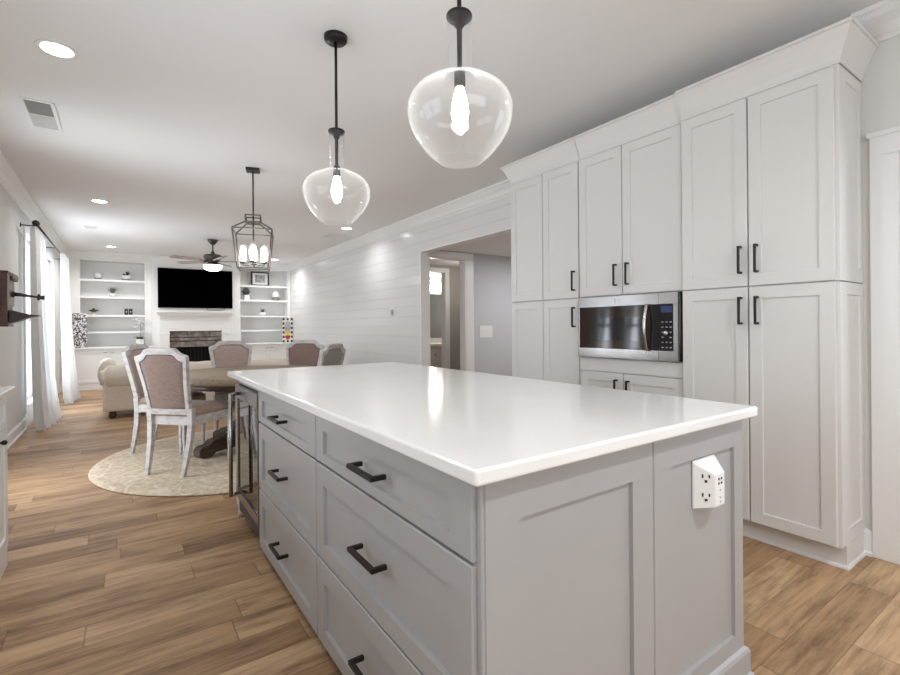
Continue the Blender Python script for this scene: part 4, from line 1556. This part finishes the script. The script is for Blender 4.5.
for k in range(10):
    xk = hx0 + 0.06 + k * (hx1 - hx0 - 0.12) / 9
    mb.box(xk - 0.004, xk + 0.004, oy + 0.04, oy + 0.048, 0.03, hz_ - 0.03)
fp.part('fire_screen', mb, 'black_metal')

tv = Thing('television', 'large black flat-screen television above the white mantel', 'television', (1.4, 11.95, 1.64))
tx0, tx1, tz0, tz1 = 0.658, 2.138, 1.632, 2.497
mb = MB().box(tx0, tx1, 11.925, 11.955, tz0, tz1)
tv.part('housing', mb, 'black_metal', bevel=0.004)
tv.part('screen', MB().box(tx0 + 0.008, tx1 - 0.008, 11.9225, 11.9255, tz0 + 0.014, tz1 - 0.008), 'tv_screen')
tv.part('wall_mount', MB().box(1.1, 1.7, 11.954, 11.981, 1.85, 2.25), 'black_metal')
mb = MB().tube([(1.60, 11.94, 1.63), (1.62, 11.88, 1.59), (1.72, 11.86, 1.585), (1.86, 11.88, 1.588), (1.96, 11.93, 1.60), (1.98, 11.95, 1.64)], 0.006, 8)
tv.part('cable', mb, 'black_metal')


def bookcase(x0, x1, ix0, ix1, label, bx0, bx1):
    t = Thing('bookcase', label, 'bookcase', ((x0 + x1) / 2, 12.2, 0), 'white built-in bookcases')
    zt = 2.585
    mb = MB()
    mb.box(x0, ix0, BF, BF + 0.03, 0.82, CEIL - 0.001).box(ix1, x1, BF, BF + 0.03, 0.82, CEIL - 0.001).box(ix0, ix1, BF, BF + 0.03, zt, CEIL - 0.001)
    mb.box(ix0 - 0.02, ix0, BF + 0.03, YB - 0.003, 0.82, zt + 0.02).box(ix1, ix1 + 0.02, BF + 0.03, YB - 0.003, 0.82, zt + 0.02)
    mb.box(ix0, ix1, BF + 0.03, YB - 0.003, zt, zt + 0.02)
    t.part('face_frame', mb, 'builtin_white')
    t.part('back_panel', MB().box(ix0, ix1, YB - 0.022, YB - 0.003, 0.82, zt), 'builtin_white')
    for z in (2.205, 1.855, 1.478, 1.135):
        t.part('shelf', MB().box(ix0, ix1, BF + 0.006, YB - 0.022, z - 0.042, z), 'builtin_white', bevel=0.002)
    y0 = 11.60
    mb = MB().box(bx0, bx1, y0 + 0.022, YB - 0.003, 0.10, 0.79).box(bx0, bx1, y0 + 0.05, YB - 0.003, 0, 0.10)
    mb.box(bx0, bx1, y0 + 0.004, y0 + 0.022, 0.0, 0.10)
    t.part('base_cabinet', mb, 'builtin_white')
    mb = MB().box(bx0, bx1, y0 - 0.02, YB - 0.003, 0.79, 0.82)
    t.part('base_top', mb, 'builtin_white', bevel=0.004)
    n = 2
    w = (bx1 - bx0 - 0.06) / n
    for k in range(n):
        xa_ = bx0 + 0.03 + k * w
        d = t.part('door', MB().shaker((xa_ + 0.004, y0, 0.13), X_, Z_, NY, w - 0.008, 0.635, 0.021, 0.055, 0.009), 'builtin_white')
        kx = xa_ + (w - 0.05 if k == 0 else 0.05)
        mb = MB().box(kx - 0.03, kx + 0.03, y0 - 0.024, y0 - 0.014, 0.715, 0.725).box(kx - 0.026, kx - 0.018, y0 - 0.015, y0, 0.716, 0.724).box(kx + 0.018, kx + 0.026, y0 - 0.015, y0, 0.716, 0.724)
        t.part('handle', mb, 'stainless', d, 'small nickel pull')
    return t


bookcase(LX + 0.002, 0.548, -0.665, 0.425, 'white built-in bookcase left of the fireplace, next to the curtain', LX + 0.002, 0.545)
bookcase(2.242, WX - 0.002, 2.330, 3.430, 'white built-in bookcase right of the fireplace, against the shiplap wall', 2.245, WX - 0.002)

# ---------------------------------------------------------------- things on the shelves
S1, S2, S3, S4, SB = 2.207, 1.857, 1.480, 1.137, 0.822
YS = 12.20


def single(name, label, cat, loc, group=None):
    return Thing(name, label, cat, loc, group)


def leaves(mb, c, n, L, spread, seed, w=0.02, m=0):
    r = random.Random(seed)
    for k in range(n):
        a = 2 * pi * k / n + r.uniform(-0.3, 0.3)
        e = r.uniform(*spread)
        l = L * r.uniform(0.7, 1.1)
        d = Vector((cos(a) * cos(e), sin(a) * cos(e), sin(e)))
        sd = Vector((-sin(a), cos(a), 0))
        up = d.cross(sd)
        p0 = Vector(c)
        p1 = p0 + d * l * 0.55 + Vector((0, 0, 0.01))
        p2 = p0 + d * l
        hw = w / 2
        v = [p0 - sd * hw * 0.4, p0 + sd * hw * 0.4, p1 + sd * hw, p2, p1 - sd * hw]
        v2 = [q - up * 0.003 for q in v]
        mb.add(v + v2, [(0, 1, 2, 4), (4, 2, 3), (6, 5, 9, 7), (7, 9, 8), (0, 5, 6, 1), (1, 6, 7, 2), (2, 7, 8, 3), (3, 8, 9, 4), (4, 9, 5, 0)], m)


x = -0.375
t = single('candle_jar', 'small white candle jar with dark base on the top left shelf', 'candle', (x, YS, S1))
t.part('jar', MB().lathe([(0.0, 0.028), (0.05, 0.028), (0.058, 0.05), (0.058, 0.135), (0.05, 0.14), (0.048, 0.06), (0.0, 0.06)], (x, YS, S1), 24), 'ceramic_white')
t.part('base', MB().lathe([(0.0, 0.0), (0.06, 0.0), (0.06, 0.028), (0.0, 0.028)], (x, YS, S1), 24), 'ceramic_gray')
x = 0.105
t = single('succulent_planter', 'white planter of dark succulents on the top left shelf', 'plant', (x, YS, S1))
t.part('pot', MB().lathe([(0.0, 0.022), (0.07, 0.022), (0.092, 0.05), (0.09, 0.10), (0.082, 0.105), (0.0, 0.095)], (x, YS, S1), 24), 'ceramic_white')
t.part('saucer', MB().lathe([(0.0, 0.0), (0.085, 0.0), (0.088, 0.022), (0.0, 0.022)], (x, YS, S1), 24), 'ceramic_gray')
mb = MB()
leaves(mb, (x, YS, S1 + 0.10), 14, 0.10, (0.15, 0.9), 1, 0.035)
leaves(mb, (x + 0.02, YS, S1 + 0.11), 9, 0.10, (0.9, 1.4), 2, 0.03)
t.part('leaves', mb, 'plant_dark')
x = -0.135
t = single('air_plant', 'small gray-green spiky plant in a white dish on the second left shelf', 'plant', (x, YS, S2))
t.part('pot', MB().lathe([(0.0, 0.0), (0.045, 0.0), (0.062, 0.03), (0.058, 0.07), (0.05, 0.072), (0.0, 0.06)], (x, YS, S2), 20), 'ceramic_white')
mb = MB()
leaves(mb, (x, YS, S2 + 0.06), 26, 0.16, (0.65, 1.45), 5, 0.03)
t.part('leaves', mb, 'plant_green')
x = -0.455
t = single('bowl_ornament', 'dark flat leaf ornament on a white foot on the third left shelf', 'ornament', (x, YS, S3))
t.part('foot', MB().lathe([(0.0, 0.0), (0.045, 0.0), (0.03, 0.03), (0.02, 0.06), (0.0, 0.06)], (x, YS, S3), 20), 'ceramic_white')
t.part('dish', MB().lathe([(0.0, 0.055), (0.03, 0.06), (0.092, 0.09), (0.095, 0.096), (0.03, 0.105), (0.012, 0.14), (0.0, 0.142)], (x, YS, S3), 24), 'plant_dark')
for k, x in enumerate((0.102, 0.178)):
    t = single('photo_cube', ('left' if k == 0 else 'right') + ' of two black cube ornaments on the third left shelf', 'ornament', (x, YS, S3), 'black cube ornaments')
    mb = MB().box(x - 0.034, x + 0.034, YS - 0.034, YS + 0.034, S3, S3 + 0.13)
    b_ = t.part('body', mb, 'art_black', bevel=0.006)
    t.part('picture', MB().box(x - 0.008, x + 0.008, YS - 0.036, YS - 0.0335, S3 + 0.055, S3 + 0.075), 'mat_board', b_)
x = 0.328
t = single('orchid', 'white orchid in a dark-topped white pot on the left built-in counter', 'plant', (x, 11.85, SB))
t.part('pot', MB().lathe([(0.0, 0.0), (0.06, 0.0), (0.072, 0.12), (0.068, 0.15), (0.06, 0.15), (0.0, 0.14)], (x, 11.85, SB), 24), 'ceramic_white')
mb = MB().ball((x, 11.85, SB + 0.155), 0.055, 0, 14, 8, sz=0.35, sx=1.2, sy=1.2)
leaves(mb, (x, 11.85, SB + 0.155), 8, 0.13, (0.05, 0.4), 3, 0.05)
t.part('leaves', mb, 'plant_dark')
stemp = [(x + 0.01, 11.85, SB + 0.15), (x + 0.02, 11.85, SB + 0.35), (x + 0.01, 11.85, SB + 0.52), (x - 0.04, 11.85 - 0.02, SB + 0.60), (x - 0.10, 11.85 - 0.03, SB + 0.58)]
t.part('stem', MB().tube(stemp, 0.004, 8), 'plant_green')
mb = MB()
rr = random.Random(4)
for k in range(15):
    px = x + rr.uniform(-0.11, 0.07)
    pz = SB + 0.60 - abs(px - x) * 0.4 - rr.uniform(0, 0.32) * (1 if px < x else 0.5)
    leaves(mb, (px, 11.85 - 0.02 + rr.uniform(-0.04, 0.03), pz), 6, 0.06, (-0.2, 0.6), 20 + k, 0.065)
t.part('blossoms', mb, 'petal_white')
# black and white mosaic box
mb = MB().box(-0.775, -0.545, 11.80, 11.90, SB, 1.50)
o = mb.build('mosaic_panel', 'mosaic', None, (-0.66, 11.85, SB), bevel=0.006)
o.location = (-0.66, 11.85, SB)
tag(o, 'black and white mosaic panel standing on the left built-in counter by the curtain', 'ornament')
# right bookcase
t = single('picture_frame', 'black framed gray picture standing on the top right shelf', 'picture', (2.825, 12.23, S1))
fx0, fx1, fz0, fz1, fy_ = 2.615, 3.035, S1 + 0.001, S1 + 0.35, 12.24
mb = MB()
w = 0.034
mb.box(fx0, fx1, fy_, fy_ + 0.02, fz0, fz0 + w).box(fx0, fx1, fy_, fy_ + 0.02, fz1 - w, fz1).box(fx0, fx0 + w, fy_, fy_ + 0.02, fz0 + w, fz1 - w).box(fx1 - w, fx1, fy_, fy_ + 0.02, fz0 + w, fz1 - w)
t.part('frame', mb, 'art_black', bevel=0.003)
mt = t.part('mat', MB().box(fx0 + w, fx1 - w, fy_ + 0.008, fy_ + 0.018, fz0 + w, fz1 - w), 'mat_board')
t.part('print', MB().box(fx0 + w + 0.06, fx1 - w - 0.06, fy_ + 0.006, fy_ + 0.009, fz0 + w + 0.05, fz1 - w - 0.045), 'photo_gray', mt)
x = 2.50
t = single('topiary', 'round dark topiary ball in a white square pot on the second right shelf', 'plant', (x, YS, S2))
t.part('pot', MB().box(x - 0.058, x + 0.058, YS - 0.058, YS + 0.058, S2, S2 + 0.12), 'ceramic_white', bevel=0.006)
mb = MB().ball((x - 0.01, YS, S2 + 0.20), 0.085, 0, 16, 12)
leaves(mb, (x - 0.03, YS, S2 + 0.20), 30, 0.115, (-1.2, 1.4), 9, 0.03)
leaves(mb, (x - 0.08, YS - 0.02, S2 + 0.20), 8, 0.08, (-0.3, 0.4), 10, 0.03)
t.part('foliage', mb, 'plant_dark')
x = 3.18
t = single('domed_ornament', 'white domed ornament on a gray base on the second right shelf', 'ornament', (x, YS, S2))
t.part('base', MB().lathe([(0.0, 0.0), (0.09, 0.0), (0.095, 0.03), (0.088, 0.085), (0.0, 0.085)], (x, YS, S2), 28), 'ceramic_gray')
t.part('dome', MB().lathe([(0.08, 0.085), (0.084, 0.13), (0.07, 0.185), (0.035, 0.225), (0.0, 0.235)], (x, YS, S2), 28), 'ceramic_white')
x = 2.87
t = single('herb_pot', 'small green plant in a white bowl on the third right shelf', 'plant', (x, YS, S3))
t.part('pot', MB().lathe([(0.0, 0.0), (0.055, 0.0), (0.08, 0.03), (0.08, 0.075), (0.07, 0.08), (0.0, 0.065)], (x, YS, S3), 24), 'ceramic_white')
mb = MB()
leaves(mb, (x, YS, S3 + 0.07), 22, 0.13, (0.4, 1.3), 12, 0.018)
t.part('leaves', mb, 'plant_green')
# colourful canvas with a chequered border
t = single('painted_canvas', 'upright painted canvas with black and cream chequered border on the right built-in counter', 'painting', (3.33, 11.85, SB))
ax0, ax1, az0, az1, ay = 3.285, 3.493, SB + 0.002, 1.415, 11.84
ax0, ax1 = 3.245, 3.488
bd = t.part('board', MB().box(ax0, ax1, ay, ay + 0.03, az0, az1), 'canvas_cream')
mb = MB()
nxk, nzk = 5, 11
dw, dh = (ax1 - ax0) / nxk, (az1 - az0) / nzk
for i in range(nxk):
    for j in range(nzk):
        if (i in (0, nxk - 1) or j in (0, nzk - 1)) and (i + j) % 2 == 0:
            mb.box(ax0 + i * dw, ax0 + (i + 1) * dw, ay - 0.0015, ay, az0 + j * dh, az0 + (j + 1) * dh)
t.part('chequered_border', mb, 'art_black', bd)


def patch(pts, mat_, nm, y=ay):
    xm = (ax0 + ax1) / 2
    mb = MB().prism(pts, lambda p, yy: (xm + p[0], yy, p[1]), y - 0.0025, y)
    t.part(nm, mb, mat_, bd)


patch([(-0.06, 1.10), (0.06, 1.10), (0.075, 1.2), (0.05, 1.32), (-0.03, 1.34), (-0.07, 1.22)], 'art_gray', 'painted_shape')
patch([(-0.07, 1.04), (0.07, 1.04), (0.055, 1.10), (-0.055, 1.10)], 'art_yellow', 'painted_shape')
patch([(-0.03, 0.99), (0.03, 0.99), (0.03, 1.04), (-0.03, 1.04)], 'art_yellow', 'painted_shape')
patch([(0, 0.88), (0.06, 0.93), (0.055, 0.99), (-0.055, 0.99), (-0.06, 0.93)], 'art_red', 'painted_shape')

# ---------------------------------------------------------------- wall plates, hall, bathroom
t = Thing('thermostat', 'small gray thermostat on the shiplap wall beside the opening', 'thermostat', (WX, 6.62, 1.41))
t.part('plate', MB().box(WX - 0.006, WX, 6.565, 6.675, 1.345, 1.485), 'plastic_white', bevel=0.002)
t.part('unit', MB().box(WX - 0.022, WX - 0.006, 6.59, 6.65, 1.37, 1.455), 'print_gray', bevel=0.004)
t = Thing('light_switch', 'white triple light switch on the hall wall', 'light switch', (4.75, 5.85, 1.10))
t.part('plate', MB().box(4.62, 4.88, 5.842, 5.85, 1.0, 1.19), 'plastic_white', bevel=0.002)
for k in range(3):
    x = 4.655 + k * 0.07
    t.part('rocker', MB().box(x, x + 0.05, 5.838, 5.842, 1.045, 1.145), 'trim_white', bevel=0.001)
va = Thing('bathroom_vanity', 'white vanity with gray drawer fronts seen through the hall doorway', 'vanity', (5.6, 9.0, 0))
va.part('cabinet', MB().box(5.0, 6.4, 8.78, 9.246, 0.0, 0.74), 'hall_paint')
va.part('top', MB().box(4.98, 6.42, 8.74, 9.246, 0.741, 0.80), 'ceramic_white', bevel=0.004)
for k, (za, zb) in enumerate(((0.1, 0.4), (0.41, 0.71))):
    for xx in (5.02, 5.46, 5.90):
        d = va.part('drawer', MB().shaker((xx, 8.758, za), X_, Z_, NY, 0.42, zb - za, 0.021, 0.05, 0.008), 'hall_paint')
        va.part('knob', MB().ball((xx + 0.21, 8.742, (za + zb) / 2), 0.016, 0, 10, 8), 'bronze', d)
mi = Thing('vanity_mirror', 'mirror above the bathroom vanity', 'mirror', (5.6, 9.24, 1.4))
mi.part('glass', MB().box(5.05, 6.3, 9.225, 9.249, 0.92, 1.93), 'mirror')
vl = Thing('vanity_light', 'bright vanity light bar above the bathroom mirror', 'wall light', (5.6, 9.2, 2.1))
vl.part('bar', MB().box(5.3, 6.2, 9.19, 9.249, 2.10, 2.16), 'stainless')
for k in range(4):
    x = 5.40 + k * 0.23
    vl.part('shade', MB().lathe([(0.0, 2.16), (0.05, 2.155), (0.075, 2.0), (0.06, 1.995), (0.0, 1.995)], (x, 9.12, 0), 20), 'vanity_glow')
vl2 = bpy.data.lights.new('vanity_lamp', 'POINT')
vl2.energy = 36
vl2.shadow_soft_size = 0.15
vl2.color = (1, 0.93, 0.84)
o = bpy.data.objects.new('vanity_lamp', vl2)
o.parent = vl.o
o.location = (0, -0.3, -0.1)
COL.objects.link(o)
hl = Thing('hall_ceiling_light', 'round ceiling light in the hall', 'ceiling light', (5.3, 4.6, HC))
hl.part('lens', MB().lathe([(0.0, HC - 0.03), (0.09, HC - 0.03), (0.1, HC - 0.002)], (5.3, 4.6, 0), 24), 'fan_glow')
l = bpy.data.lights.new('hall_lamp', 'AREA')
l.shape = 'DISK'
l.size = 0.2
l.energy = 30
l.color = (0.98, 0.98, 1.0)
o = bpy.data.objects.new('hall_lamp', l)
o.parent = hl.o
o.location = (0, 0, -0.04)
COL.objects.link(o)

bl = Thing('bedroom_fill_light', 'added round fill light, unseen, in the room behind the hall doorway', 'ceiling light', (5.6, 6.6, HC))  # unseen lamp added to brighten this room through the doorway
bl.part('lens', MB().lathe([(0.0, HC - 0.03), (0.09, HC - 0.03), (0.1, HC - 0.002)], (5.6, 6.6, 0), 24), 'fan_glow')
l = bpy.data.lights.new('bedroom_fill_lamp', 'POINT')
l.shadow_soft_size = 0.12
l.energy = 9
l.color = (1.0, 0.95, 0.88)
o = bpy.data.objects.new('bedroom_fill_lamp', l)
o.parent = bl.o
o.location = (-0.6, -0.1, -0.35)
COL.objects.link(o)
